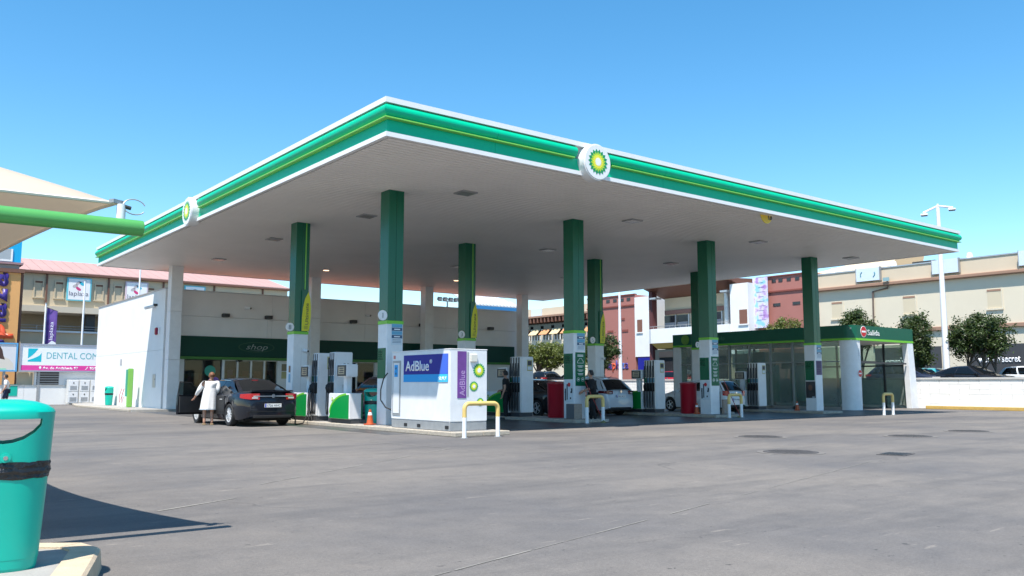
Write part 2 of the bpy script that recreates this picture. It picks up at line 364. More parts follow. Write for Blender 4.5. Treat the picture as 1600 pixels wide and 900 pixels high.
# fascia profile (outward offset, height), mitred at the corners
prof = [(0.0, 0.10)] + [(0.0, 0.445)] + [(0.015 + 0.125 * math.sin(math.pi * k / 10) ** 0.75, 0.45 + 0.325 * k / 10) for k in range(11)] + [(0.0, 0.78), (-0.05, 0.78), (-0.05, 0.10)]
prof_p = [(0.0, 0.445)] + prof[2:13] + [(-0.04, 0.775), (-0.04, 0.445)]
def side(fn, length, cuts, rail, emblem_at=None, seg=3.05):
    """fn(s, out, z): s runs along the edge; panels are cut with fine joints"""
    N = round(length / seg); e = length / N
    for k in range(N):
        a, b = k * e + 0.004, (k + 1) * e - 0.004
        lo = (lambda o: -o) if k == 0 else (lambda o: a); hi = (lambda o: length + o) if k == N - 1 else (lambda o: b)
        cut = []
        if emblem_at is not None and a < emblem_at - 0.62 < b: cut.append(('b', emblem_at - 0.60))
        if emblem_at is not None and a < emblem_at + 0.62 < b: cut.append(('a', emblem_at + 0.60))
        a2 = b2 = None
        for w_, v_ in cut:
            if w_ == 'b': b2 = v_
            else: a2 = v_
        lower = [(0.0, 0.10), (0.0, 0.442), (-0.04, 0.442), (-0.04, 0.10)]
        MB().prism(lower, lambda o, z: fn(lo(o), o, z), lambda o, z: fn(hi(o), o, z)).build('lower_fascia_panel', grn_fascia, can)
        spans = [(lo, hi)]
        if a2 is not None and b2 is not None: spans = [(lo, lambda o: b2), (lambda o: a2, hi)]
        elif b2 is not None: spans = [(lo, lambda o: b2)]
        elif a2 is not None: spans = [(lambda o: a2, hi)]
        for l_, h_ in spans:
            MB().prism(prof_p, lambda o, z: fn(l_(o), o, z), lambda o, z: fn(h_(o), o, z)).build('rounded_fascia_panel', grn_fascia, can, smooth=True, ang=50)
            l2 = l_ if l_ is lo else (lambda o: a2 + 0.10); h2 = h_ if h_ is hi else (lambda o: b2 - 0.10)
            bar = [(0.0, 0.405), (0.10, 0.405), (0.125, 0.415), (0.125, 0.435), (0.11, 0.445), (0.0, 0.445)]
            MB().prism(bar, lambda o, z: fn(l2(o), o, z), lambda o, z: fn(h2(o), o, z)).build('light_bar', lime_bar, can)
    for nm, zz, oo in (('bottom_trim', (0.0, 0.108), 0.045), ('top_trim', (0.775, 0.90), 0.10)):
        pr = [(-0.06, zz[0]), (oo, zz[0]), (oo, zz[1]), (-0.06, zz[1])]
        MB().prism(pr, lambda o, z: fn(-o, o, z), lambda o, z: fn(length + o, o, z)).build(nm, white_trim, can)
side(lambda s, o, z: (s, -o, z), LX, 0, 0, 15.83 - CX0)
side(lambda s, o, z: (-o, s, z), LY, 0, 0, 30.05 - CY0)
side(lambda s, o, z: (s, LY + o, z), LX, 0, 0, None, 9.3)
side(lambda s, o, z: (LX + o, s, z), LY, 0, 0, None, 9.3)
def emblem(face, loc):
    r, u, nn = FACE[face]; L = Vector(loc)
    em = MB().cyl(L - nn * 0.16, L + nn * 0.20, 0.50, 0.50, n=48).build('emblem_disc', white_trim, can, smooth=True, bevel=0.03, seg=2)
    sunburst(face, L + nn * 0.20, 0.36, em)
emblem('-Y', (15.83 - CX0, -0.07, 0.385)); emblem('-X', (-0.07, 30.05 - CY0, 0.385))
lampglass = mat('lamp_lens', (0.30, 0.30, 0.29), 0.25)
warm = mat('warm_lamp', (0.9, 0.7, 0.5), 0.3, emit=(1.0, 0.62, 0.35), estr=2.2)
for (x, y) in [(14.2, 20.3), (13.6, 25.2), (13.0, 31.5), (13.2, 38.2), (21.2, 20.3), (28.3, 20.3), (35.2, 20.4), (23.1, 27.0), (30.2, 26.5), (23.0, 33.5), (30.0, 33.5)]:
    lm = B(-0.26, -0.26, -0.03, 0.26, 0.26, 0.011).build('ceiling_light', steel, can, loc=(x - CX0, y - CY0, 0.0))
    B(-0.22, -0.22, -0.034, 0.22, 0.22, -0.0305).build('lens', lampglass, lm)
for (x, y) in [(18.6, 38.5), (26.0, 38.0)]:
    lm = MB().cyl((0, 0, -0.035), (0, 0, 0.011), 0.17, n=24).build('round_ceiling_light', white, can, loc=(x - CX0, y - CY0, 0.0))
    MB().cyl((0, 0, -0.04), (0, 0, -0.0355), 0.14, n=24).build('lens', warm, lm)
t = thing('lane_disc', 'half round yellow disc hanging under the canopy edge', 'sign', (24.1, 16.95, 6.85))
flat('-Y', (0, 0, 0), [(0.32 * math.cos(a), 0.06 - abs(0.32 * math.sin(a))) for a in [math.pi * k / 16 for k in range(17)]], mat('yellow_disc', (0.75, 0.52, 0.05), 0.5), t, 'disc_plate', 0.02, 0.02)
text('5,0', ink, t, '-Y', (-0.13, -0.15, -0.16), 0.13, depth=0.03)

# ------------------------------------------------------------------ canopy columns
price_blue = mat('price_blue', (0.10, 0.34, 0.50), 0.4); price_dark = mat('price_dark', (0.015, 0.07, 0.16), 0.4); pale = mat('pale_print', (0.62, 0.68, 0.72), 0.45, var=0.08)
photo_dark = mat('dark_photo_print', (0.035, 0.03, 0.035), 0.4, var=0.6, vscale=5); violet = mat('violet_print', (0.06, 0.045, 0.16), 0.4)
num_m = mat('number_ink', (0.10, 0.14, 0.16), 0.5)
IZ = 0.11
def lines(face, loc, w, ys, m, parent, h=0.018, jag=0.3):
    for y in ys:
        r_ = random.uniform(1 - jag, 1); flat(face, Vector(loc), rect(0.0, y, w * r_, y + h), m, parent, 'print_line', 0.009, 0.004)
def number_disc(par, n, x, y):
    ds = MB().cyl((x, y, 3.20), (x, y + 0.03, 3.20), 0.145, n=28).build('number_disc', white_trim, par, smooth=True)
    B(min(x, 0.0), y + 0.005, 3.17, max(x, 0.0), y + 0.025, 3.23).build('bracket', grn_dark, ds)
    text(n, num_m, ds, '-Y', (x, y, 3.125), 0.15, depth=0.006, align='CENTER', name='numeral')
def column(i, j, label, nums=('', '')):
    t = thing('canopy_column', label, 'column', (GX[i], GY[j], 0), 0, 'green and white columns under the canopy')
    w = 0.262
    B(-w, -w, IZ, w, w, 2.965).build('white_cladding', white, t, bevel=0.012)
    B(-w - 0.008, -w - 0.008, 2.965, w + 0.008, w + 0.008, 3.06).build('lime_band', lime, t)
    B(-0.25, -0.25, 3.06, -0.0, 0.25, ZC + 0.02).build('green_cladding', grn_dark, t, bevel=0.008)
    B(0.006, -0.25, 3.06, 0.25, 0.25, ZC + 0.02).build('green_cladding', grn_dark, t, bevel=0.008)
    B(-0.02, -0.22, 3.06, 0.02, 0.22, ZC).build('seam_backing', black, t)
    if nums[0]: number_disc(t, nums[0], -0.40, -0.25)
    if nums[1]: number_disc(t, nums[1], 0.36, 0.20)
    return t
def price_panel(t, m2=None):
    f = flat('-Y', (-0.12, -0.262, 2.37), rect(0, 0, 0.35, 0.60), pale, t, 'price_panel', 0.012, 0.011)
    for z0, z1, m in ((0.50, 0.60, price_blue), (0.40, 0.495, price_dark), (0.29, 0.395, price_blue), (0.19, 0.285, price_dark)):
        flat('-Y', (-0.12, -0.262, 2.37), rect(0.004, z0, 0.346, z1 - 0.004), m, f, 'price_row', 0.015, 0.0026)
    for z in (0.43, 0.22): flat('-Y', (-0.12, -0.262, 2.37), rect(0.08, z, 0.27, z + 0.03), pl_white, f, 'price_text', 0.0175, 0.002)
    for z in (0.14, 0.10, 0.06): flat('-Y', (-0.12, -0.262, 2.37), rect(0.03, z, 0.31, z + 0.012), price_dark, f, 'print_line', 0.0145, 0.002)
def green_notice(t, z0=1.42, z1=2.28):
    f = flat('-X', (-0.262, 0.235, z0), rect(0, 0, 0.44, z1 - z0), grn_panel, t, 'green_notice', 0.012, 0.011)
    lines('-X', (-0.265, 0.20, z1), 0.30, [-0.10 - 0.055 * k for k in range(5)], pl_white, f)
def icon_notice(t):
    f = flat('-Y', (-0.20, -0.262, 1.20), rect(0, 0, 0.44, 1.12), grn_panel, t, 'icon_notice', 0.012, 0.011)
    L = Vector((0.02, -0.262, 1.20))
    for z in (1.02, 0.98): flat('-Y', L, rect(-0.13, z, 0.13, z + 0.02), pl_white, f, 'print_line', 0.015, 0.0026)
    car = [(-0.13, 0.76), (-0.13, 0.83), (-0.08, 0.84), (-0.05, 0.91), (0.06, 0.91), (0.09, 0.84), (0.13, 0.83), (0.13, 0.76)]
    n = len(car); mb = MB()
    for k in range(n):
        a, b = car[k], car[(k+1) % n]; mb.tube([(L.x + a[0], L.y - 0.014, L.z + a[1]), (L.x + b[0], L.y - 0.014, L.z + b[1])], 0.006, 4)
    mb.build('car_outline', pl_white, f)
    for z, w in ((0.66, 0.13), (0.62, 0.09), (0.52, 0.13), (0.48, 0.08), (0.40, 0.12), (0.36, 0.10)): flat('-Y', L, rect(-w, z, w, z + 0.016), pl_white, f, 'print_line', 0.015, 0.0026)
    for s in (-1, 1):
        flat('-Y', L, circ(0.10 * s, 0.21, 0.065), pl_white, f, 'arrow_ring', 0.015, 0.0026); flat('-Y', L, circ(0.10 * s, 0.21, 0.055), grn_panel, f, 'arrow_disc', 0.018, 0.0026)
        flat('-Y', L, [(0.10*s + 0.035*s, 0.21), (0.10*s, 0.245), (0.10*s, 0.222), (0.10*s - 0.035*s, 0.222), (0.10*s - 0.035*s, 0.198), (0.10*s, 0.198), (0.10*s, 0.175)], pl_white, f, 'arrow', 0.021, 0.0026)
def picture_panel(t, m):
    f = flat('-X', (-0.262, 0.235, 0.66), rect(0, 0, 0.46, 0.72), m, t, 'picture_panel', 0.014, 0.013); L = (-0.262, 0.235, 0.66)
    if m is pale:
        flat('-X', L, circ(0.26, 0.58, 0.07), red, f, 'round_badge', 0.017, 0.0026)
        for a, b, c, d in ((0.05, 0.05, 0.11, 0.45), (0.14, 0.08, 0.19, 0.60), (0.33, 0.30, 0.42, 0.36), (0.30, 0.10, 0.36, 0.16), (0.36, 0.36, 0.43, 0.46), (0.04, 0.3, 0.10, 0.36)):
            flat('-X', L, rect(a, b, c, d), ink, f, 'product_print', 0.017, 0.0026)
    else:
        flat('-X', L, circ(0.22, 0.45, 0.10, 0.13), mat('warm_print', (0.16, 0.07, 0.04), 0.4), f, 'product_print', 0.017, 0.0026)
        flat('-X', L, rect(0.30, 0.02, 0.42, 0.06), pale, f, 'print_line', 0.017, 0.0026)
def flag(t):
    """leaf shaped yellow banner with vertical lettering"""
    b = flat('-Y', (-0.02, -0.25, 3.08), [(0.0, 0.0), (0.30, 0.0), (0.33, 0.6), (0.31, 1.05), (0.24, 1.42), (0.10, 1.44), (0.0, 1.40)], grn_dark, t, 'banner_backing', 0.05, 0.048)
    pts = [(0.0, 0.0), (0.26, 0.0), (0.31, 0.25), (0.325, 0.55), (0.32, 0.85), (0.29, 1.12), (0.22, 1.36), (0.10, 1.12), (0.03, 0.80), (0.0, 0.45)]
    flat('-Y', (0.0, -0.25, 3.08), pts, yel_leaf, b, 'yellow_leaf', 0.056, 0.005)
    text('Ultimate', ink, b, '-Y', (0.235, -0.25, 3.30), 0.12, 0.74, vertical=True, depth=0.062)
    flat('-Y', (0.0, -0.25, 3.08), rect(0.08, 0.06, 0.22, 0.18), mat('leaf_mark', (0.42, 0.42, 0.02), 0.4), b, 'printed_mark', 0.060, 0.003)
    B(0.09, -0.262, 4.50, 0.125, -0.2505, ZC).build('light_stripe', lime_bar, t)
tx = {}
tx[0, 0] = column(0, 0, 'front column marked 1, behind the blue and white additive tank', ('1', '2'))
tx[1, 0] = column(1, 0, 'front column beside the man with the mop and a red bin', ('', ''))
tx[2, 0] = column(2, 0, 'front column in front of the white hatchback', ('', ''))
tx[3, 0] = column(3, 0, 'front column farthest right, before the car wash glass', ('', ''))
tx[0, 1] = column(0, 1, 'rear column marked 8 beside the dark saloon car', ('8', '9'))
tx[1, 1] = column(1, 1, 'rear column marked 3 seen above the additive tank', ('3', ''))
tx[2, 1] = column(2, 1, 'rear column standing left of the white crossover car', ('5', ''))
tx[3, 1] = column(3, 1, 'rear column half hidden behind the front column by the white hatchback', ('7', ''))
for i in range(4): price_panel(tx[i, 0]); green_notice(tx[i, 0]); flag(tx[i, 1])
icon_notice(tx[1, 0]); icon_notice(tx[2, 0])
picture_panel(tx[1, 0], pale); picture_panel(tx[2, 0], pale); picture_panel(tx[3, 0], photo_dark)
f = flat('-Y', (-0.20, -0.262, 1.66), rect(0, 0, 0.42, 0.62), violet, tx[3, 0], 'violet_notice', 0.012, 0.011)
lines('-Y', (-0.17, -0.265, 1.66), 0.34, [0.08 + 0.09 * k for k in range(6)], mat('violet_text', (0.25, 0.22, 0.42), 0.5), f, 0.03)
for i, j in ((0, 1), (2, 1)):   # rear columns: stickers and a small camera
    st = flat('-X', (-0.262, 0.06, 1.3), rect(0, 0, 0.16, 0.62), pale, tx[i, j], 'sticker_strip', 0.010, 0.009)
    for z0, z1, m in ((0.36, 0.58, mat('brown_print', (0.20, 0.08, 0.03), 0.5)), (0.02, 0.30, price_blue)): flat('-X', (-0.262, 0.06, 1.3), rect(0.01, z0, 0.15, z1), m, st, 'print_block', 0.013, 0.0026)
    cm = MB().cyl((0.12, -0.26, 2.42), (0.20, -0.42, 2.38), 0.055, n=14).build('security_camera', white, tx[i, j], smooth=True)
    MB().cyl((0.20, -0.42, 2.38), (0.208, -0.437, 2.375), 0.035, n=12).build('lens', black, cm)
    B(0.02, -0.266, 0.5, 0.03, -0.262, 2.5).build('cladding_seam', alu, tx[i, j])
col0 = None
for i in range(4):
    lb = ['plain white column at the left front corner of the shop', 'plain white column before the shop, behind the column marked 8', 'plain white column before the shop above the blue sign', 'plain white column at the right end of the shop'][i]
    t = thing('shop_column', lb, 'column', (GX[i], GY[2], 0), 0, 'white columns along the shop front')
    B(-0.27, -0.27, 0.10, 0.27, 0.27, 2.4).build('lower_cladding', white, t, bevel=0.01)
    B(-0.27, -0.27, 2.408, 0.27, 0.27, 4.7).build('middle_cladding', white, t, bevel=0.01); B(-0.27, -0.27, 4.708, 0.27, 0.27, ZC + 0.02).build('upper_cladding', white, t, bevel=0.01)

# ------------------------------------------------------------------ pump islands with kerb stones
stone_meshes = [B(-0.5 + random.uniform(0, .004), -0.075, 0, 0.496, 0.075, 0.11 - random.uniform(0, .004)).mesh('kerb_stone', kerb_m, bevel=0.014) for _ in range(3)]
def island(x0, y0, x1, y1, z=0.11):
    s = B(x0 + 0.14, y0 + 0.14, 0, x1 - 0.14, y1 - 0.14, z - 0.004).build('pump_island', slab_m); struct(s)
    def run(ax, a, b, c, rz):
        n = max(1, round((b - a) / 1.0)); e = (b - a) / n
        for k in range(n):
            m = a + (k + 0.5) * e; o = obj('kerb_stone', random.choice(stone_meshes), s)
            o.location = (m, c, 0) if ax == 'x' else (c, m, 0); o.rotation_euler.z = rz; o.scale = (e * 0.998, 1, z / 0.11)
    run('x', x0, x1, y0 + 0.075, 0); run('x', x0, x1, y1 - 0.075, 0)
    run('y', y0 + 0.15, y1 - 0.15, x0 + 0.075, R(90)); run('y', y0 + 0.15, y1 - 0.15, x1 - 0.075, R(90))
    return s
island(11.66, 17.05, 13.32, 29.6)
for gx in GX[1:]: island(gx - 0.75, 20.72, gx + 0.75, 29.6)

# ------------------------------------------------------------------ fuel dispensers
hose_grey = mat('hose_sleeve_blue', (0.10, 0.22, 0.30), 0.5); screen_m = mat('lcd_screen', (0.24, 0.24, 0.20), 0.15); pump_dark = mat('pump_plinth', (0.05, 0.05, 0.055), 0.6)
def dispenser(gx, y, back, label, full=True):
    """hose tower with four bays towards -X, hydraulic cabinet and display head on one side (back=+1 away, -1 towards the road)"""
    t = thing('fuel_dispenser', label, 'fuel dispenser', (gx, y, IZ), 0, 'white fuel dispensers on the islands')
    D = 0.60 if full else 0.38
    B(-0.40, 0.03, 0.0, 0.17, D - 0.03, 0.14).build('plinth', pump_dark, t)
    B(-0.36, 0.0, 0.14, 0.21, D, 2.13).build('hose_tower', white, t, bevel=0.02, seg=2)
    n = 4 if full else 3; e = D / n
    for k in range(n):
        yc = (k + 0.5) * e
        B(-0.40, yc - e * 0.42, 0.16, -0.362, yc + e * 0.42, 2.12).build('hose_bay', white if not full else alu, t, bevel=0.01)
        B(-0.41, yc - e * 0.20, 1.42, -0.4005, yc + e * 0.20, 2.10).build('bay_groove', pump_dark, t)
        B(-0.415, yc - e * 0.40, 1.22, -0.4105, yc + e * 0.40, 1.40).build('grade_label', hose_grey if k != n - 1 else grn_panel, t)
        B(-0.43, yc - e * 0.36, 0.86, -0.4005, yc + e * 0.36, 1.20).build('nozzle_boot', black, t, bevel=0.008)
        nz = MB().tube([(-0.45, yc, 1.16), (-0.50, yc, 1.10), (-0.50, yc, 0.98), (-0.455, yc, 0.88)], [0.02, 0.035, 0.03, 0.014], 8).build('nozzle', black, t, smooth=True)
        MB().tube([(-0.50, yc, 1.10), (-0.54, yc, 1.04), (-0.515, yc, 0.97)], 0.010, 6).build('trigger_guard', dark, nz)
        MB().tube([(-0.50, yc, 0.98), (-0.50, yc, 0.75), (-0.505, yc, 0.42), (-0.48, yc + 0.01, 0.24), (-0.45, yc + 0.03, 0.20), (-0.43, yc + 0.045, 0.30), (-0.425, yc + 0.05, 1.6), (-0.405, yc + 0.05, 1.9)], 0.016, 7).build('hose', black, t, smooth=True)
    # hydraulic cabinet
    c0, c1 = (D, D + 1.35) if back > 0 else (-1.35, 0)
    B(-0.50, c0 + 0.04 * (back > 0) + 0.02, 0.0, -0.2, c1 - 0.04, 0.13).build('cabinet_plinth', pump_dark, t)
    cb = B(-0.58, c0 + 0.005, 0.13, -0.14, c1 - 0.005, 0.88).build('hydraulic_cabinet', white, t, bevel=0.02, seg=2)
    # green curved skirt on the -X side
    L = (-0.58, c1 - 0.02, 0.14); W_ = c1 - c0 - 0.04
    arc = [(0.02, 0.0), (W_ - 0.01, 0.0), (W_ - 0.01, 0.70)] + [(W_ * (1 - 0.92 * math.sin(a)) if True else 0, 0.12 + 0.58 * math.cos(a)) for a in [math.pi / 2 * k / 10 for k in range(2, 11)]]
    flat('-X', L, [(W_ * (a / W_), b) for a, b in [(W_ - p_[0] if back < 0 and False else p_[0], p_[1]) for p_ in arc]], mat('skirt_green', (0.0, 0.26, 0.05), 0.35), cb, 'green_skirt', 0.006, 0.005)
    rim = [(W_ * (1 - 0.92 * math.sin(a)), 0.12 + 0.58 * math.cos(a)) for a in [math.pi / 2 * k / 12 for k in range(1, 13)]]
    rim2 = [(x - 0.05, z + 0.045) for x, z in rim]
    flat('-X', L, rim + rim2[::-1], lime, cb, 'lime_rim', 0.009, 0.0026)
    sb = flat('-X', (L[0], L[1] - 0.25, L[2] + 0.56), circ(0, 0, 0.075), pl_white, cb, 'emblem_plate', 0.009, 0.0026)
    sunburst('-X', (L[0], L[1] - 0.25, L[2] + 0.56), 0.065, sb, 0.0125)
    B(-0.195, c0 - 0.004, 0.15, -0.142, c0 + 0.004, 0.86).build('side_edge', grn_panel, cb)
    # display head on a neck
    h0, h1 = (D + 0.05, D + 0.62) if back > 0 else (-1.02, -0.42)
    B(-0.40, (h0 + h1) / 2 - 0.10, 0.88, -0.26, (h0 + h1) / 2 + 0.10, 1.36).build('head_neck', white, t)
    hd = B(-0.52, h0, 1.36, -0.14, h1, 1.74).build('display_head', white, t, bevel=0.025, seg=2)
    B(-0.535, h0 + 0.03, 1.39, -0.5205, h1 - 0.03, 1.71).build('display_bezel', dark, hd)
    B(-0.542, h0 + 0.11, 1.44, -0.5355, h1 - 0.11, 1.66).build('display_screen', screen_m, hd)
    for k in range(3): B(-0.545, h0 + 0.15, 1.47 + k * 0.065, -0.5425, h1 - 0.18, 1.505 + k * 0.065).build('digit_row', ink, hd)
    if back < 0:
        B(-0.12, -0.055, 1.04, 0.12, -0.001, 1.14).build('receipt_slot', alu, t); B(-0.10, -0.03, 0.88, 0.02, -0.001, 1.04).build('bracket_arm', alu, t)
        for k in range(2): flat('-Y', (-0.10 + 0.12 * k, 0, 1.72), rect(0, 0, 0.07, 0.07), steel, t, 'small_label', 0.004, 0.003)
    else:
        st = flat('-Y', (-0.09, 0.0, 1.62), rect(0, 0, 0.24, 0.40), mat('notice_yellow', (0.45, 0.42, 0.20), 0.5), t, 'warning_notice', 0.004, 0.003)
        flat('-Y', (-0.09, 0.0, 1.62), rect(0.03, 0.20, 0.21, 0.36), ink, st, 'pictogram', 0.007, 0.0026); flat('-Y', (-0.09, 0.0, 1.62), rect(0.03, 0.04, 0.21, 0.16), pale, st, 'print_block', 0.007, 0.0026)
    return t
dispenser(12.38, 24.05, -1, 'white fuel dispenser nearest the additive tank, green curved skirt', False)
dispenser(12.38, 25.2, 1, 'white fuel dispenser beside the rear of the dark saloon', False)
dispenser(19.63, 24.02, 1, 'white fuel dispenser next to the man in black on the second island')
dispenser(26.69, 24.05, 1, 'white fuel dispenser right of the white crossover car')
dispenser(33.80, 24.2, 1, 'white fuel dispenser farthest right, before the car wash')

# ------------------------------------------------------------------ AdBlue tank
t = thing('additive_tank', 'big white cabinet with blue sign and green sunburst emblems at the island front', 'tank', (11.86, 17.58, IZ))
W_, D_, H_ = 1.14, 2.82, 2.0
B(0.01, 0.01, 0, W_ - 0.01, D_ - 0.01, 0.215).build('base_frame', steel, t, bevel=0.01)
for k, y in enumerate((0.06, 1.35, 2.0)): B(-0.004, y, 0.05, 0.012, y + 0.14, 0.13).build('fork_slot', black, t)
bd = B(0, 0, 0.22, W_, D_, H_).build('cabinet', white, t, bevel=0.018, seg=2)
B(-0.005, -0.005, H_ - 0.001, W_ + 0.005, D_ + 0.005, H_ + 0.022).build('cabinet_lid', white_trim, t, bevel=0.006)
L = (0, 2.18, 1.20)
sg = flat('-X', L, rect(0, 0, 2.10, 0.70), signblue, t, 'blue_sign', 0.010, 0.009)
flat('-X', L, rect(0, 0, 2.10, 0.195), cyan, sg, 'cyan_strip', 0.013, 0.0026)
flat('-X', L, [(1.72, 0.20), (2.10, 0.20), (2.10, 0.70), (1.87, 0.70)], mat('sunlit_blue', (0.035, 0.12, 0.62), 0.35), sg, 'sunlit_blue_patch', 0.013, 0.0026)  # sunlit end of the sign painted lighter, edge along the canopy's shadow line
flat('-X', L, [(1.63, 0.0), (2.10, 0.0), (2.10, 0.19), (1.70, 0.19)], mat('sunlit_cyan', (0.03, 0.5, 0.85), 0.35), sg, 'sunlit_cyan_patch', 0.0165, 0.003)  # sunlit part of the cyan strip, painted brighter
text('AdBlue', pl_white, sg, '-X', (0, 2.08, 1.20 + 0.29), 0.26, 1.14, depth=0.018, bold=0.01); text('®', pl_white, sg, '-X', (0, 0.90, 1.20 + 0.47), 0.10, depth=0.018)
text('SURT', pl_white, sg, '-X', (0, 0.48, 1.20 + 0.045), 0.085, 0.36, depth=0.02, bold=0.012)
dr = flat('-X', (0, 2.74, 0.32), rect(0, 0, 0.40, 1.45), steel, t, 'dispenser_hatch', 0.014, 0.013)
flat('-X', (0, 2.74, 0.32), rect(0.05, 0.06, 0.35, 1.39), white, dr, 'hatch_door', 0.020, 0.005); flat('-X', (0, 2.74, 0.32), rect(0.10, 1.02, 0.28, 1.34), cyan, dr, 'cyan_label', 0.024, 0.003)
for z in (1.08, 1.22): flat('-X', (0, 2.74, 0.32), rect(0.16, z, 0.21, z + 0.05), ink, dr, 'pictogram', 0.027, 0.0026)
flat('-X', (0, 2.72, 1.82), rect(0, 0, 0.10, 0.09), mat('pale_red', (0.55, 0.2, 0.18), 0.5), t, 'small_sticker', 0.008, 0.007)
f = flat('-Y', (0.22, 0, 0.80), rect(0, 0, 0.27, 1.16), purple, t, 'purple_sign', 0.010, 0.009)
text('AdBlue', mat('lilac_text', (0.45, 0.30, 0.55), 0.5), f, '-Y', (0.44, 0, 0.86), 0.16, 0.62, vertical=True, depth=0.014)
flat('-Y', (0.52, 0, 0.84), rect(0, 0, 0.035, 1.1), steel, t, 'trim_strip', 0.008, 0.007)
vt = flat('-Y', (0.60, 0, 1.70), rect(0, 0, 0.20, 0.19), mat('cream_box', (0.66, 0.64, 0.56), 0.5), t, 'vent_box', 0.05, 0.05, bevel=0.01)
sunburst('-Y', (0.88, 0, 1.49), 0.19, t); sunburst('-Y', (0.72, 0, 1.09), 0.135, t); sunburst('-Y', (0.92, 0, 0.70), 0.11, t)
hose = MB().tube([(-0.02 , 3.0, 1.45), (-0.10, 3.08, 1.3), (-0.16, 3.12, 1.0), (-0.17, 3.1, 0.72), (-0.08, 2.98, 0.52), (0.05, 2.86, 0.45)], 0.018, 8).build('hose', black, t, smooth=True)

# ------------------------------------------------------------------ hoop barriers
def arcpts(w, h, r):
    P = [(-w/2, 0, 0), (-w/2, 0, h - r)]
    P += [(-w/2 + r - r * math.cos(a), 0, h - r + r * math.sin(a)) for a in [math.pi/2 * k / 6 for k in range(1, 7)]]
    return P + [(-x, y, z) for x, y, z in P[::-1]]
def hoop(x, y, w, h, rad, label):
    t = thing('hoop_barrier', label, 'barrier', (x, y, 0), 0, 'yellow and white hoop barriers')
    P = arcpts(w, h, 0.13); zs = h * 0.60
    top = [p for p in P if p[2] >= zs + 0.02]; top = [(-w/2, 0, zs)] + top + [(w/2, 0, zs)]
    MB().tube(top, rad, 14).build('yellow_top', yellow, t, smooth=True)
    for s in (-1, 1):
        MB().cyl((s*w/2, 0, 0.0), (s*w/2, 0, zs - 0.001), rad * 0.985, n=14).build('white_leg', white_trim, t, smooth=True); MB().cyl((s*w/2, 0, 0), (s*w/2, 0, 0.012), rad * 1.7, n=14).build('foot_plate', steel, t)
hoop(12.12, 16.62, 0.98, 0.80, 0.052, 'largest yellow and white hoop barrier, in front of the additive tank')
hoop(19.45, 20.42, 0.72, 0.86, 0.058, 'yellow and white hoop barrier in front of the man with the mop')
hoop(26.75, 20.45, 0.74, 0.86, 0.058, 'yellow and white hoop barrier in front of the white hatchback')
hoop(34.0, 18.35, 0.72, 0.86, 0.058, 'yellow and white hoop barrier in the sun by the car wash exit')

# ------------------------------------------------------------------ forecourt bins, cones, boxes
def red_bin_thing(x, y, label):
    t = thing('sand_bin', label, 'bin', (x, y, IZ), 0, 'red cylindrical bins')
    MB().lathe([(0.30, 0), (0.31, 0.03), (0.325, 1.14), (0.335, 1.16)], 36).build('body', red_bin, t, smooth=True)
    MB().lathe([(0.345, 1.162), (0.345, 1.185), (0.28, 1.215), (0.15, 1.235), (0.02, 1.24)], 36).build('domed_lid', red_bin, t, smooth=True, ang=60)
    B(-0.03, -0.36, 1.165, 0.03, -0.34, 1.20).build('lid_handle', dark, t)
red_bin_thing(19.72, 22.62, 'glossy red cylindrical bin beside the black car and second front column'); red_bin_thing(26.62, 22.60, 'glossy red cylindrical bin before the white hatchback')
def cone(x, y, z, label, s=1.0):
    t = thing('traffic_cone', label, 'traffic cone', (x, y, z), random.random(), 'orange traffic cones')
    h = 0.5 * s
    B(-0.15*s, -0.15*s, 0, 0.15*s, 0.15*s, 0.03).build('base', orange, t, bevel=0.008)
    MB().lathe([(0.12*s, 0.03), (0.105*s, 0.07), (0.072*s, h*0.62)], 20).build('lower_cone', orange, t, smooth=True)
    MB().lathe([(0.074*s, h*0.62), (0.054*s, h*0.80)], 20).build('white_sleeve', white_trim, t, smooth=True)
    MB().lathe([(0.052*s, h*0.80), (0.034*s, h*0.985), (0.02*s, h)], 20).build('tip', orange, t, smooth=True)
cone(12.02, 21.85, IZ, 'orange traffic cone with white sleeve in front of the green island bin', 0.88); cone(26.42, 22.02, IZ, 'orange traffic cone standing against the red bin', 0.85); cone(33.38, 22.2, IZ, 'orange traffic cone at the foot of the column before the car wash', 0.8)
t = thing('service_box', 'low dark grey box with stone side at the foot of the second front column', 'box', (19.12, 21.05, IZ))
B(0, 0, 0, 0.35, 0.40, 0.50).build('body', mat('granite_beige', (0.33, 0.26, 0.21), 0.6, var=0.3, vscale=20), t, bevel=0.01); B(-0.012, 0.01, 0.02, -0.001, 0.39, 0.49).build('front_plate', mat('box_grey', (0.10, 0.105, 0.115), 0.5), t)
t = thing('service_box', 'low beige block at the foot of the third front column', 'box', (27.02, 21.18, IZ))
B(0, 0, 0, 0.30, 0.12, 0.56).build('body', mat('granite_beige', (0.33, 0.26, 0.21), 0.6), t, bevel=0.01); B(-0.05, -0.3, 0, 0.25, -0.02, 0.09).build('step_block', slab_m, t, bevel=0.01)
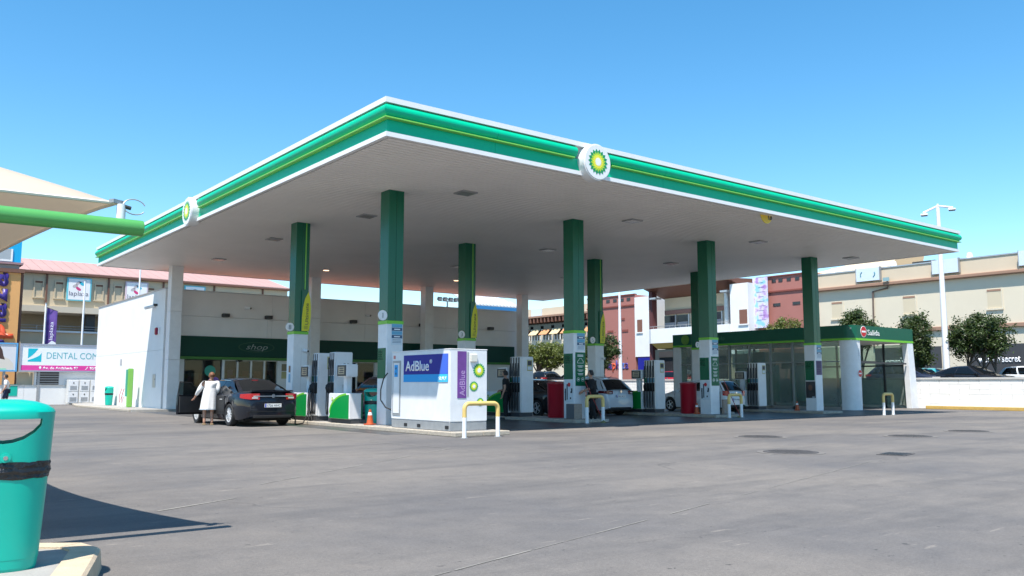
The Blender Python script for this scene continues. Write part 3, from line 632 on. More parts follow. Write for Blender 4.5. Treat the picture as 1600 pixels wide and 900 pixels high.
# tapered litter bin with hood, black bag and see-through slot
def rounded(a, b, n=40, e=2.7):
    out = []
    for k in range(n):
        t_ = 2*math.pi*k/n; c, s = math.cos(t_), math.sin(t_)
        out.append((a * math.copysign(abs(c) ** (2/e), c), b * math.copysign(abs(s) ** (2/e), s)))
    return out
bagm = mat('bin_bag', (0.012, 0.012, 0.014), 0.25, bump=0.9, bscale=26)
def evalmesh(o):
    dg = bpy.context.evaluated_depsgraph_get(); me = bpy.data.meshes.new_from_object(o.evaluated_get(dg)); return me
hood_mesh = []
def litter_bin(x, y, z, rz, label, hi=True):
    t = thing('litter_bin', label, 'litter bin', (x, y, z), rz, 'green litter bins')
    def sec(a, b, zz): return [(p[0], p[1], zz) for p in rounded(a, b)]
    mb = MB(); S = [(0.215, 0.155, 0.0), (0.222, 0.162, 0.02), (0.228, 0.166, 0.07), (0.230, 0.168, 0.075), (0.258, 0.196, 0.56)]
    for k in range(len(S) - 1): mb.loop_strip(sec(*S[k]), sec(*S[k+1]))
    mb.f.append(tuple(range(39, -1, -1))); q = len(mb.v); mb.v += sec(0.25, 0.19, 0.55); mb.f.append(tuple(range(q, q + 40)))
    mb.build('tapered_body', teal, t, smooth=True)
    mb = MB(); S = [(0.2585, 0.1965, 0.552), (0.265, 0.203, 0.558), (0.263, 0.201, 0.58), (0.272, 0.210, 0.60), (0.267, 0.205, 0.62), (0.270, 0.208, 0.64), (0.2655, 0.2035, 0.655)]
    for k in range(len(S) - 1):
        w1 = [(a + random.uniform(-.003, .003), b + random.uniform(-.003, .003), c + random.uniform(-.006, .006)) for a, b, c in sec(*S[k])]
        if k: w1 = w0
        w0 = [(a + random.uniform(-.003, .003), b + random.uniform(-.003, .003), c + random.uniform(-.006, .006)) for a, b, c in sec(*S[k+1])]
        mb.loop_strip(w1, w0)
    mb.build('bag_rim', bagm, t, smooth=True, ang=70)
    if not hood_mesh:
        mb = MB(); S = [(0.264, 0.202, 0.64), (0.267, 0.205, 0.70), (0.276, 0.212, 0.90), (0.280, 0.216, 0.955)]
        dome = [(0.270, 0.208, 0.972), (0.235, 0.18, 0.996), (0.17, 0.13, 1.018), (0.09, 0.07, 1.030), (0.0, 0.0, 1.033)]
        def crown(P): return [(a, b, c - 0.0 * a * a) for a, b, c in P]
        for k in range(len(S) - 1): mb.loop_strip(sec(*S[k]), sec(*S[k+1]))
        prev = S[-1]
        for d in dome[:-1]: mb.loop_strip(sec(*prev), sec(*d)); prev = d
        q = len(mb.v); mb.v += sec(*prev); mb.v.append((0, 0, 1.033))
        for k in range(40): mb.f.append((q + k, q + (k+1) % 40, q + 40))
        inner = [(a - 0.014, b - 0.014, c) for a, b, c in S]; inner[-1] = (inner[-1][0], inner[-1][1], 0.95)
        for k in range(len(inner) - 1): mb.loop_strip(sec(*inner[k+1]), sec(*inner[k]))
        mb.loop_strip(sec(*inner[0]), sec(*S[0])); q = len(mb.v); mb.v += sec(*inner[-1]); mb.f.append(tuple(range(q + 39, q - 1, -1)))
        hm = mb.build('hood_tmp', teal); bm = bmesh.new(); bm.from_mesh(hm.data); bmesh.ops.remove_doubles(bm, verts=bm.verts, dist=1e-5); bmesh.ops.recalc_face_normals(bm, faces=bm.faces); bm.to_mesh(hm.data); bm.free()
        slot = [(-0.205, 0.915), (-0.20, 0.872), (-0.165, 0.83), (-0.11, 0.792), (-0.05, 0.772), (0, 0.767), (0.05, 0.772), (0.11, 0.792), (0.165, 0.83), (0.20, 0.872), (0.205, 0.915)]
        ct = MB().prism(slot, lambda a, b: (a, -0.5, b), lambda a, b: (a, 0.5, b)).build('cut_tmp', teal)
        md = hm.modifiers.new('b', 'BOOLEAN'); md.operation = 'DIFFERENCE'; md.object = ct; md.solver = 'EXACT'
        me = evalmesh(hm); bpy.data.objects.remove(hm); bpy.data.objects.remove(ct)
        me.polygons.foreach_set('use_smooth', [True] * len(me.polygons)); me.set_sharp_from_angle(angle=R(32)); me.name = 'hood'; hood_mesh.append(me)
    obj('hood', hood_mesh[0], t)
    bo = MB().cyl((0.02, -0.204, 0.685), (0.02, -0.222, 0.685), 0.028, n=16).build('boss', teal, t); MB().cyl((0.02, -0.222, 0.685), (0.02, -0.232, 0.685), 0.014, n=6).build('bolt', chrome, bo)
    B(-0.02, -0.1705, 0.13, 0.05, -0.166, 0.20).build('moulded_square', teal, t, bevel=0.004)
    return t
litter_bin(0.845, 6.20, 0.125, R(-8), 'large green litter bin with black bag on the kerbed island in the foreground')
litter_bin(12.62, 22.75, IZ, R(-50), 'green litter bin behind the traffic cone on the first island'); litter_bin(11.85, 50.9, 0.12, R(-90), 'green litter bin against the white end wall of the shop')
# foreground traffic island
P = [(0.55, 3.6), (0.86, 4.7), (1.10, 5.5), (1.31, 6.15), (1.42, 6.50), (1.38, 6.72), (1.18, 6.86), (0.6, 6.92), (-1.2, 6.98), (-4.0, 7.1)]
isl = MB().prism(P + [(-4.0, 3.6)], lambda a, b: (a, b, 0), lambda a, b: (a, b, 0.128)).build('kerbed_island', slab_m); struct(isl)
kerb_cream = mat('painted_kerb', (0.54, 0.43, 0.30), 0.75, var=0.2, vscale=6, bump=0.3, bscale=60)
for k in range(len(P) - 1):
    a, b = Vector((*P[k], 0)), Vector((*P[k+1], 0))
    def nrm(i):
        d = (Vector((*P[min(i+1, len(P)-1)], 0)) - Vector((*P[max(i-1, 0)], 0))).normalized(); return Vector((d.y, -d.x, 0))
    na, nb = nrm(k), nrm(k+1); o_, i_ = 0.09, -0.10; g_ = (b - a).normalized() * 0.003; pr = []
    pts = [(o_ + 0.012, 0.0), (o_, 0.125), (o_ - 0.02, 0.142), (i_, 0.142), (i_, 0.0)]
    mb = MB(); q = len(mb.v); mb.v += [tuple(a + g_ + na * o + Vector((0, 0, z))) for o, z in pts] + [tuple(b - g_ + nb * o + Vector((0, 0, z))) for o, z in pts]
    mb.f += [(0, 1, 2, 3, 4), (9, 8, 7, 6, 5)] + [(i, i+5, (i+1) % 5 + 5, (i+1) % 5) for i in range(5)]
    mb.build('kerb_stone', kerb_cream, isl)
# ------------------------------------------------------------------ shade sail with its green pipe frame
sail_m = mat('sail_fabric', (0.62, 0.53, 0.42), 0.85, var=0.06, vscale=1.5, bump=0.1, bscale=150)
nt = sail_m.node_tree; pb = nt.nodes['Principled BSDF']; tr = nt.nodes.new('ShaderNodeBsdfTranslucent'); tr.inputs[0].default_value = (0.55, 0.42, 0.28, 1)
ms = nt.nodes.new('ShaderNodeMixShader'); ms.inputs[0].default_value = 0.28; mo = nt.nodes['Material Output']
nt.links.new(pb.outputs[0], ms.inputs[1]); nt.links.new(tr.outputs[0], ms.inputs[2]); nt.links.new(ms.outputs[0], mo.inputs[0])
t = thing('shade_sail', 'beige tensile shade sail above a green pipe at the left edge', 'shade sail', (1.66, 7.2, 0))
def sail(u, v):
    x = -6.0 * u - 0.52 * math.sin(math.pi * v) ** 0.8 * (1 - u) ** 2; y = 8.6 * v + 0.12 * math.sin(math.pi * u) * (1 - v)
    r = max(abs(2*u - 1), abs(2*v - 1)); z = 2.68 + 1.75 * (1 - r) ** 0.92 - 0.12 * math.sin(math.pi * v) * (1 - u) ** 4
    return (x, y, z)
MB().grid(sail, 40, 40).build('membrane', sail_m, t, smooth=True, fix=False, ang=80)
rim = mat('sail_hem', (0.66, 0.60, 0.52), 0.8)
for fn in (lambda a: sail(a, 0), lambda a: sail(0, a), lambda a: sail(1, a), lambda a: sail(a, 1)): MB().tube([fn(k / 40) for k in range(41)], 0.014, 6).build('hem_cable', rim, t, smooth=True)
MB().tube([(-3.0, 3.1, 0), (-3.0, 3.1, 4.42)], [0.08, 0.06], 12).build('mast', white_trim, t, smooth=True)
MB().cyl((0.03, -0.02, 2.50), (0.03, -0.02, 2.67), 0.034, n=14).build('corner_post', white_trim, t, smooth=True)
MB().boxc((0.0, 0.0, 2.69), (0.11, 0.05, 0.03), Matrix.Rotation(R(30), 3, 'Z')).build('corner_plate', steel, t)
MB().cyl((0.05, -0.03, 2.655), (0.10, -0.03, 2.645), 0.016, n=8).build('shackle', dark, t)
MB().tube([(0.04 + 0.085 + 0.085 * math.cos(a), -0.03 + 0.02 * math.sin(a), 2.66 + 0.065 * math.sin(a)) for a in [0.3 + 5.4 * k / 18 for k in range(19)]], 0.005, 5).build('cable_loop', steel, t, smooth=True)
grn_pipe = mat('green_pipe', (0.085, 0.34, 0.085), 0.3, var=0.06, vscale=3)
t = thing('pipe_frame', 'thick bright green pipe running out from the left edge', 'pipe', (1.82, 7.03, 0))
MB().cyl((0, 0, 2.468), (-5.8, 0.12, 2.468), 0.063, n=24).build('pipe', grn_pipe, t, smooth=True, bevel=0.004)
MB().cyl((-5.5, 0.11, 0), (-5.5, 0.11, 2.468), 0.07, n=20).build('post', grn_pipe, t, smooth=True)
# ------------------------------------------------------------------ shop
shop = thing('station_shop', 'white filling station shop with dark green sign band under the canopy', 'shop', (12.3, 42.95, 0))
SW, SD, SH = 21.8, 13.2, 5.85     # local x 0..SW along the front, y 0..SD deep
roof_red = mat('roof_membrane', (0.55, 0.20, 0.11), 0.9, var=0.12, vscale=0.6)
# front wall around its openings: (x0, x1) of glazing at z 0.12..2.5
OPEN = [(1.05, 2.92), (3.02, 5.85), (8.2, 11.6), (15.5, 19.0)]
prev = 0
for a, b in OPEN:
    B(prev, 0, 0, a, 0.25, 2.5).build('front_wall_panel', white_wall, shop); prev = b
B(prev, 0, 0, SW, 0.25, 2.5).build('front_wall_panel', white_wall, shop)
k = 0; e = SW / 4
for k in range(4):
    B(k*e + 0.004, -0.002, 2.5, (k+1)*e - 0.004, 0.25, 4.60).build('front_wall_panel', white_wall, shop); B(k*e + 0.004, -0.002, 4.612, (k+1)*e - 0.004, 0.25, SH).build('front_wall_panel', white_wall, shop)
for z0, z1 in ((0, 2.9), (2.91, SH)):
    B(-0.05, -0.25 if z0 == 0 else -0.25, z0, 0.20, 4.4, z1).build('end_wall_panel', white_wall, shop); B(-0.05, 4.41, z0, 0.20, 8.8, z1).build('end_wall_panel', white_wall, shop); B(-0.05, 8.81, z0, 0.20, SD, z1).build('end_wall_panel', white_wall, shop)
B(SW - 0.2, 0.26, 0, SW, SD, SH).build('far_end_wall', white_wall, shop); B(0.21, SD - 0.2, 0, SW - 0.21, SD, SH).build('rear_wall', white_wall, shop)
B(0.21, 0.26, 5.20, SW - 0.21, SD - 0.21, 5.35).build('flat_roof', roof_red, shop)
for x0, y0, x1, y1 in ((-0.09, -0.28, 0.24, SD + 0.04), (0.245, -0.04, SW + 0.04, 0.29)): B(x0, y0, SH + 0.001, x1, y1, SH + 0.05).build('parapet_cap', alu, shop)
sb = B(0.62, -0.16, 2.62, SW - 0.3, -0.01, 3.62).build('sign_band', grn_band, shop, bevel=0.02)
B(0.62, -0.17, 2.48, SW - 0.3, -0.012, 2.615).build('lime_strip', mat('lime_dark', (0.03, 0.17, 0.015), 0.4), shop)
text('shop', mat('sign_grey', (0.24, 0.28, 0.26), 0.5, spec=0.2), sb, '-Y', (4.05, -0.16, 3.03), 0.27, 1.15, shear=0.3, depth=0.012, name='shop_lettering')
el = [(4.6 + 0.95 * math.cos(a), 3.14 + 0.26 * math.sin(a)) for a in [2*math.pi*k/40 for k in range(40)]]; el2 = [(4.6 + 0.91 * math.cos(a), 3.14 + 0.235 * math.sin(a)) for a in [2*math.pi*k/40 for k in range(40)]]
MB().loop_strip([(a, -0.166, b) for a, b in el], [(a, -0.166, b) for a, b in el2]).build('oval_ring', mat('oval_green', (0.01, 0.07, 0.03), 0.4), sb)
flat('-Y', (4.2, -0.16, 2.95), [(0, 0.03), (0.5, 0), (0.9, 0.05), (0.5, 0.02)], MATS['sign_grey'], sb, 'swoosh', 0.01)
# glazing with interior shelving
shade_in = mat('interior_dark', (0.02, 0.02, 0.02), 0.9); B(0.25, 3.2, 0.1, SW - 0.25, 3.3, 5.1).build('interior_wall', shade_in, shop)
B(0.21, 0.26, 0.0, SW - 0.21, 3.2, 0.11).build('interior_floor', mat('interior_floor', (0.08, 0.075, 0.07), 0.5), shop)
B(0.21, 0.26, 2.75, SW - 0.21, 3.2, 2.85).build('interior_ceiling', mat('interior_ceiling', (0.10, 0.10, 0.10), 0.8), shop)
for a, b in OPEN:
    n = 1 if b - a < 2 else (4 if a < 4 else 3); e = (b - a) / n
    for q in range(n):
        x0, x1 = a + q*e, a + (q+1)*e
        pn = B(x0 + 0.05, 0.10, 0.20, x1 - 0.05, 0.112, 2.44).build('glass_pane', clear, shop)
        fr = MB(); fr.box(x0, 0.07, 0.12, x0 + 0.05, 0.14, 2.5); fr.box(x1 - 0.05, 0.07, 0.12, x1, 0.14, 2.5); fr.box(x0 + 0.05, 0.07, 2.44, x1 - 0.05, 0.14, 2.5); fr.box(x0 + 0.05, 0.07, 0.12, x1 - 0.05, 0.14, 0.20)
        fr.build('window_frame', alu if n > 1 else dark, pn)
        for _ in range(3):
            c = random.choice([(0.5, 0.1, 0.1), (0.6, 0.35, 0.1), (0.3, 0.15, 0.5), (0.1, 0.4, 0.3), (0.6, 0.6, 0.6)]); w = random.uniform(.18, .4); h = random.uniform(.2, .5); xx = random.uniform(x0 + .1, max(x0 + .11, x1 - w - .1)); zz = random.uniform(.9, 1.7)
            B(xx, 0.125, zz, xx + w, 0.13, zz + h).build('window_poster', mat('poster_%d_%d_%d' % tuple(int(v * 10) for v in c), c, 0.5), pn)
dc = MB().cyl((2.35, 0.085, 1.92), (2.35, 0.095, 1.92), 0.27, n=28).build('round_window_sticker', mat('sticker_teal', (0.02, 0.35, 0.25), 0.4), shop)
MB().cyl((2.55, 0.085, 1.35), (2.55, 0.095, 1.35), 0.3, n=10).build('round_window_sticker', mat('sticker_violet', (0.25, 0.12, 0.5), 0.4), shop)
shelf_c = [mat('goods_%d' % i, c, 0.5) for i, c in enumerate([(0.5, 0.05, 0.04), (0.55, 0.4, 0.05), (0.06, 0.2, 0.45), (0.5, 0.48, 0.45), (0.08, 0.3, 0.1), (0.45, 0.2, 0.05)])]
for x, lb in ((1.1, 'goods shelf inside the shop window left of the doors'), (3.6, 'goods shelf inside the shop seen through the doors'), (8.9, 'goods shelf inside the shop behind the first dispensers')):
    sh = thing('shop_shelf', lb, 'shelf', (12.3 + x, 44.7, 0.11), 0, 'goods shelves inside the shop')
    B(0, 0.2, 0, 1.7, 0.6, 1.7).build('shelf_frame', steel, sh)
    for z in (0.15, 0.6, 1.05, 1.45):
        for q in range(7):
            w = 0.2; hh = random.uniform(.15, .3); B(0.06 + q*0.235, 0.05, z, 0.06 + q*0.235 + w, 0.198, z + hh).build('product_box', random.choice(shelf_c), sh)
# wall fittings
for x in (2.95, 5.2, 10.1, 14.6, 19.6):
    lp = B(x - 0.17, -0.30, 4.62, x + 0.17, -0.002, 4.80).build('wall_lamp', dark, shop, bevel=0.02); B(x - 0.12, -0.29, 4.605, x + 0.12, -0.05, 4.619).build('lens', lampglass, lp)
for x, z in ((4.0, 5.15), (10.9, 5.12)):
    cm = MB().cyl((x, -0.05, z), (x + 0.16, -0.34, z - 0.04), 0.07, n=14).build('security_camera', white, shop, smooth=True); MB().cyl((x + 0.16, -0.34, z - 0.04), (x + 0.165, -0.35, z - 0.042), 0.05, n=12).build('lens', black, cm); MB().cyl((x - 0.02, -0.001, z + 0.05), (x, -0.05, z), 0.03, n=8).build('bracket', white, cm)
MB().cyl((5.2, -0.012, 2.66), (5.2, -0.012, 4.62), 0.02, n=8).build('cable_conduit', white, shop)
for z, m in ((2.15, mat('notice_brown', (0.25, 0.2, 0.12), 0.5)), (1.75, MATS['notice_yellow'])): flat('-Y', (6.05, 0, z - 0.2), rect(0, 0, 0.32, 0.36), m, shop, 'wall_notice', 0.012, 0.011)
B(3.7, -0.10, 2.40, 3.9, -0.02, 2.475).build('door_sensor', black, shop)
# end wall fittings (facing -X)
cm = MB().cyl((-0.10, 1.25, 5.12), (-0.42, 1.75, 5.02), 0.075, n=14).build('security_camera', white, shop, smooth=True); MB().cyl((-0.05, 1.05, 5.15), (-0.22, 1.05, 5.15), 0.06, n=12).build('camera_housing', black, cm)
al = B(-0.16, 0.72, 3.66, -0.051, 0.95, 4.02).build('alarm_siren', mat('siren_red', (0.32, 0.02, 0.06), 0.35), shop, bevel=0.03, seg=2); B(-0.10, 0.38, 3.7, -0.051, 0.56, 4.0).build('alarm_box', white, shop, bevel=0.01)
B(-0.08, 0.75, 1.1, -0.051, 1.2, 1.75).build('meter_hatch', alu, shop, bevel=0.005); MB().cyl((-0.09, 0.78, 1.5), (-0.075, 0.78, 1.5), 0.03, n=10).build('hatch_lock', black, shop)
B(-0.07, 7.2, 2.3, -0.051, 7.5, 2.62).build('wall_vent', alu, shop)
# pavement round the end wall
pv = MB().prism([(-1.6, -1.3), (-1.6, 10.0), (-0.9, 14.5), (0.5, 16.8), (23.0, 16.8), (23.0, -0.9), (-0.6, -1.6)], lambda a, b: (12.3 + a, 42.95 + b, 0), lambda a, b: (12.3 + a, 42.95 + b, 0.10)).build('shop_pavement', slab_m); struct(pv)
kp = [(-1.6, -1.1), (-1.6, 10.0), (-0.9, 14.5), (0.5, 16.8)]
for q in range(3):
    a, b = Vector((12.3 + kp[q][0], 42.95 + kp[q][1], 0)), Vector((12.3 + kp[q+1][0], 42.95 + kp[q+1][1], 0)); n = round((b - a).length)
    for w in range(n):
        o = obj('kerb_stone', random.choice(stone_meshes), pv); o.location = a.lerp(b, (w + 0.5) / n); o.rotation_euler.z = math.atan2(b.y - a.y, b.x - a.x); o.scale = ((b - a).length / n * 0.995, 1, 1)
# air and water post by the end wall
t = thing('air_water_post', 'slim green air and water post against the sunlit shop end wall', 'service post', (11.75, 46.35, 0.10))
lt_green = mat('post_green', (0.22, 0.50, 0.10), 0.4)
B(-0.12, -0.16, 0.0, 0.12, 0.10, 1.95).build('post_body', lt_green, t, bevel=0.03, seg=2); B(-0.14, -0.02, 0.55, -0.121, 0.30, 1.9).build('front_panel', mat('post_teal', (0.02, 0.33, 0.22), 0.4), t); B(-0.1, 0.10, 0.0, 0.05, 0.16, 0.6).build('foot', white, t)
for q, y in enumerate((0.9, 1.35)):
    MB().cyl((0.0, y, 0), (0.0, y, 1.0 - 0.1 * q), 0.03, n=8).build('hose_stand', white_trim, t); MB().tube([(-0.03, y, 0.95), (-0.12, y + .05, 0.6), (-0.10, y + .1, 0.2), (-0.03, y + .03, 0.5)], 0.014, 6).build('hose', red, t)

# ------------------------------------------------------------------ car wash
cw = thing('car_wash', 'glass sided car wash hall with green roof band marked Salida', 'car wash', (38.7, 22.55, 0))
WX, WY = 5.9, 11.4; Z0, Z1 = 3.40, 4.14; r = 0.55
def corner_band(z0, z1, off, m, name):
    """band running along the -X side, round the corner, along the -Y end"""
    out = [(-off, WY)] + [(-off, r)] + [(r - (r + off) * math.cos(a), r - (r + off) * math.sin(a)) for a in [math.pi/2 * k / 10 for k in range(1, 10)]] + [(r, -off), (WX + off, -off)]
    inn = [(0.12, WY)] + [(0.12, r)] + [(r - (r - 0.12) * math.cos(a), r - (r - 0.12) * math.sin(a)) for a in [math.pi/2 * k / 10 for k in range(1, 10)]] + [(r, 0.12), (WX + off, 0.12)]
    mb = MB(); n = len(out); mb.v = [(x, y, z) for z in (z0, z1) for x, y in out] + [(x, y, z) for z in (z0, z1) for x, y in inn]
    for k in range(n - 1): mb.f += [(k, k+1, n+k+1, n+k), (2*n+k, 3*n+k, 3*n+k+1, 2*n+k+1), (n+k, n+k+1, 3*n+k+1, 3*n+k), (k, 2*n+k, 2*n+k+1, k+1)]
    for k in (0, n-1): mb.f.append((k, n+k, 3*n+k, 2*n+k))
    return mb.build(name, m, cw, smooth=True)
bd = corner_band(Z0 + 0.11, Z1, 0.0, grn_wash, 'roof_band'); corner_band(Z0, Z0 + 0.105, 0.012, lime, 'lime_strip')
B(0.14, 0.14, Z1 - 0.2, WX, WY, Z1 - 0.12).build('roof_deck', alu, cw)
B(0.125, 0.125, Z0 + 0.005, WX, WY, Z0 + 0.02).build('ceiling', soffit_m, cw)
# rounded corner pylon and the leaning right pylon
cp = [(0.02 + r - r*math.cos(a), 0.02 + r - r*math.sin(a)) for a in [math.pi/2 * k / 10 for k in range(11)]]
MB().prism([(0.02, 0.70)] + cp + [(0.72, 0.02), (0.72, 0.16), (0.16, 0.70)], lambda a, b: (a, b, 0), lambda a, b: (a, b, Z0)).build('corner_pylon', white, cw, smooth=True)
MB().quadbox([(WX - 0.42, 0.0, 0), (WX + 0.28, 0.0, 0), (WX + 0.28, 0.3, 0), (WX - 0.42, 0.3, 0), (WX - 0.60, 0.0, Z0), (WX - 0.02, 0.0, Z0), (WX - 0.02, 0.3, Z0), (WX - 0.60, 0.3, Z0)]).build('leaning_pylon', white, cw, bevel=0.01)
def no_entry(par, loc, rad, face='-Y'):
    d = flat(face, loc, circ(0, 0, rad * 1.1), pl_white, par, 'no_entry_sign', 0.012, 0.011); flat(face, loc, circ(0, 0, rad), red, d, 'red_disc', 0.015, 0.0026); flat(face, loc, rect(-rad * 0.72, -rad * 0.17, rad * 0.72, rad * 0.17), pl_white, d, 'white_bar', 0.018, 0.0026)
no_entry(bd, (1.05, 0, (Z0 + Z1) / 2 + 0.07), 0.25); text('Salida', mat('salida_white', (0.74, 0.75, 0.74), 0.5), bd, '-Y', (1.42, 0, Z0 + 0.28), 0.27, 1.12, depth=0.02); no_entry(cw, (0.60, 0.02, 1.78), 0.17)
flat('-Y', (0.53, 0.02, 2.62), rect(0, 0, 0.16, 0.40), pale, cw, 'sticker', 0.008, 0.007)
sbl = [(0.75 * math.cos(a) * 0.4, 0.28 * math.sin(a)) for a in [2*math.pi*k/24 for k in range(24)]]
flat('-X', (0, WY - 0.95, (Z0 + Z1) / 2 + 0.05), sbl, mat('band_mark', (0.12, 0.28, 0.03), 0.4), bd, 'band_emblem', 0.008); text('Lavado', mat('band_text', (0.05, 0.2, 0.12), 0.4), bd, '-X', (0, WY - 2.9, Z0 + 0.30), 0.22, depth=0.006)
B(0.0, WY - 0.55, 0, 0.6, WY, Z0).build('rear_pylon', white, cw, bevel=0.02)
B(0.0, WY - 2.35, 0, 0.35, WY - 1.75, Z0).build('rear_pylon', white, cw, bevel=0.02)
# glazed side
n = 8; y0 = 0.75; e = (WY - y0) / n; frame_g = mat('frame_grey', (0.30, 0.32, 0.32), 0.45, 0.3)
for k in range(n):
    a, b = y0 + k*e, y0 + (k+1)*e
    pn = B(0.10, a + 0.05, 0.16, 0.114, b - 0.05, Z0 - 0.05).build('glass_panel', washglass, cw)
    B(0.06, b - 0.05, 0, 0.17, b + 0.05, Z0).build('post', frame_g, cw); B(0.07, a + 0.05, 2.35, 0.16, b - 0.05, 2.40).build('transom', frame_g, pn)
B(0.06, y0 - 0.05, 0.0, 0.17, WY, 0.15).build('sill', slab_m, cw)
for k in range(3):
    a, b = 0.9 + k * 1.5, 0.9 + (k+1) * 1.5
# far side glazing and end screen
for k in range(n):
    a, b = 0.2 + k * (WY - 0.3) / n, 0.2 + (k+1) * (WY - 0.3) / n
    pn = B(WX - 0.12, a + 0.04, 0.16, WX - 0.106, b - 0.04, Z0 - 0.05).build('glass_panel', washglass, cw); B(WX - 0.16, b - 0.05, 0, WX - 0.06, b + 0.04, Z0).build('post', dark, cw)
    B(WX - 0.15, a + 0.04, 2.2, WX - 0.07, b - 0.04, 2.28).build('transom', dark, pn)
B(0.73, 0.10, 2.28, WX - 0.6, 0.16, 2.36).build('cross_bar', dark, cw); B(0.73, 0.06, 2.28, 2.3, 0.22, 2.40).build('door_rail', dark, cw)
ph = flat('-X', (0.08, 8.7, 2.02), rect(0, 0, 0.42, 0.44), mat('parking_blue', (0.35, 0.45, 0.55), 0.4), cw, 'parking_plate', 0.0, 0.004); text('P', pl_white, ph, '-X', (0.076, 8.58, 2.08), 0.30, depth=0.01)
# wash gantry with brushes
gt = thing('wash_gantry', 'dim wash gantry with vertical brushes inside the car wash', 'wash machine', (41.6, 28.5, 0))
brush = mat('brush_green', (0.02, 0.16, 0.10), 0.95, var=0.4, vscale=14); B(-2.2, -0.4, 0, -1.8, 0.4, 3.0).build('left_leg', mat('gantry_grey', (0.16, 0.19, 0.19), 0.5), gt, bevel=0.03); B(1.6, -0.4, 0, 2.0, 0.4, 3.0).build('right_leg', MATS['gantry_grey'], gt, bevel=0.03); B(-1.8, -0.35, 2.55, 1.6, 0.35, 3.0).build('top_beam', MATS['gantry_grey'], gt)
for x in (-1.35, 1.15): MB().lathe([(0.1, 0.3), (0.42, 0.32), (0.45, 1.4), (0.42, 2.3), (0.1, 2.32)], 28, (x, -0.2, 0)).build('vertical_brush', brush, gt, smooth=True)
for x in (-1.0,): B(-0.7, -0.42, 2.1, 0.6, -0.405, 2.45).build('machine_panel', grn_band, gt)

# ------------------------------------------------------------------ boundary wall with yellow kerb (X = 45)
blk = mat('white_block', (0.78, 0.77, 0.75), 0.8, var=0.08, vscale=1.2, bump=0.2, bscale=50)
wl = thing('boundary_wall', 'low white block wall between forecourt and car park', 'wall', (45.0, 0, 0))
B(0.03, 8, 0, 0.30, 62, 1.50).build('wall_core', mat('mortar', (0.68, 0.67, 0.65), 0.9), wl)
bm_ = [B(0, 0.0, 0, 0.20, 0.99 - random.uniform(0, .006), 0.243).mesh('block', blk, bevel=0.006) for _ in range(3)]
for row in range(6):
    y = 8 - (0.5 if row % 2 else 0)
    while y < 24: o = obj('block', random.choice(bm_), wl, (random.uniform(-0.003, 0.003), y, 0.004 + row * 0.25)); y += 1.0
for row in range(6): B(0.002, 24.6, 0.004 + row*0.25, 0.2, 62, 0.247 + row*0.25).build('block_course', blk, wl)
for k in range(9): B(-0.05, 8 + k*6, 1.505, 0.36, 13.99 + k*6, 1.60).build('coping', mat('coping_grey', (0.5, 0.49, 0.47), 0.8), wl)
yk = mat('yellow_kerb', (0.55, 0.36, 0.10), 0.7, var=0.2, vscale=5)
ks = B(44.1, 8, 0, 44.985, 21.5, 0.13).build('kerb_strip', slab_m); struct(ks)
for k in range(14):
    o = obj('kerb_stone', B(-0.075, -0.497, 0, 0.075, 0.497, 0.17).mesh('kerb_stone', yk, bevel=0.015), ks, (44.02, 8.5 + k * 0.98, 0))
# ------------------------------------------------------------------ left background: wall, billboards, mall
orange_wall = mat('orange_render', (0.70, 0.36, 0.13), 0.85, var=0.07, vscale=0.5); cream = mat('cream_render', (0.56, 0.47, 0.33), 0.85, var=0.07, vscale=0.4, bump=0.1); brown = mat('brown_trim', (0.16, 0.075, 0.05), 0.7)
pink_roof = mat('pink_metal_roof', (0.46, 0.28, 0.245), 0.6, var=0.10, vscale=0.3); sky_blue = mat('sky_blue_panel', (0.0, 0.36, 0.66), 0.45); window_dk = mat('window_dark', (0.03, 0.03, 0.033), 0.15)
w = thing('site_wall', 'low white rendered wall below the billboards at left', 'wall', (0, 60, 0))
B(-14, 0, 0, 9.1, 0.25, 1.15).build('wall_panel', white_wall, w); B(9.11, 0, 0, 16.5, 0.25, 1.16).build('wall_panel', white_wall, w); B(-14, -0.04, 1.165, 16.5, 0.29, 1.22).build('coping', alu, w)
bl = B(9.75, 0.02, 1.225, 11.0, 0.2, 2.02).build('louvre_window', window_dk, w); B(9.65, -0.02, 1.225, 9.748, 0.25, 2.02).build('jamb', white_wall, w); B(11.0, 0.0, 1.225, 16.5, 0.25, 2.04).build('upper_wall', white_wall, w)
for k in range(5): B(9.76, -0.02, 1.27 + k*0.15, 10.99, 0.018, 1.31 + k*0.15).build('louvre_slat', steel, bl)
B(8.75, 0.4, 1.0, 9.6, 0.6, 2.02).build('cream_screen', cream, w)
B(8.2, -0.02, 0.55, 8.75, -0.002, 1.25).build('green_hatch', teal, w)
cabs = []
for k in range(3):
    t = thing('meter_cabinet', ['pale grey meter cabinet on the left of three by the shop', 'pale grey meter cabinet in the middle of three by the shop', 'pale grey meter cabinet on the right of three, next to the shop'][k], 'cabinet', (11.42 + k * 0.64, 59.35, 0.06), 0, 'meter cabinets beside the shop')
    B(0, 0, 0, 0.62, 0.5, 1.48).build('body', mat('cabinet_grey', (0.60, 0.60, 0.58), 0.6), t, bevel=0.015)
    for z in (0.06, 0.77):
        dr = B(0.04, -0.015, z, 0.58, -0.001, z + 0.66).build('door', white, t, bevel=0.006)
        for q in range(6): B(0.12, -0.022, z + 0.08 + q*0.045, 0.50, -0.0155, z + 0.105 + q*0.045).build('vent_slat', steel, dr)
        B(0.28, -0.03, z + 0.47, 0.34, -0.0155, z + 0.55).build('lock', dark, dr)
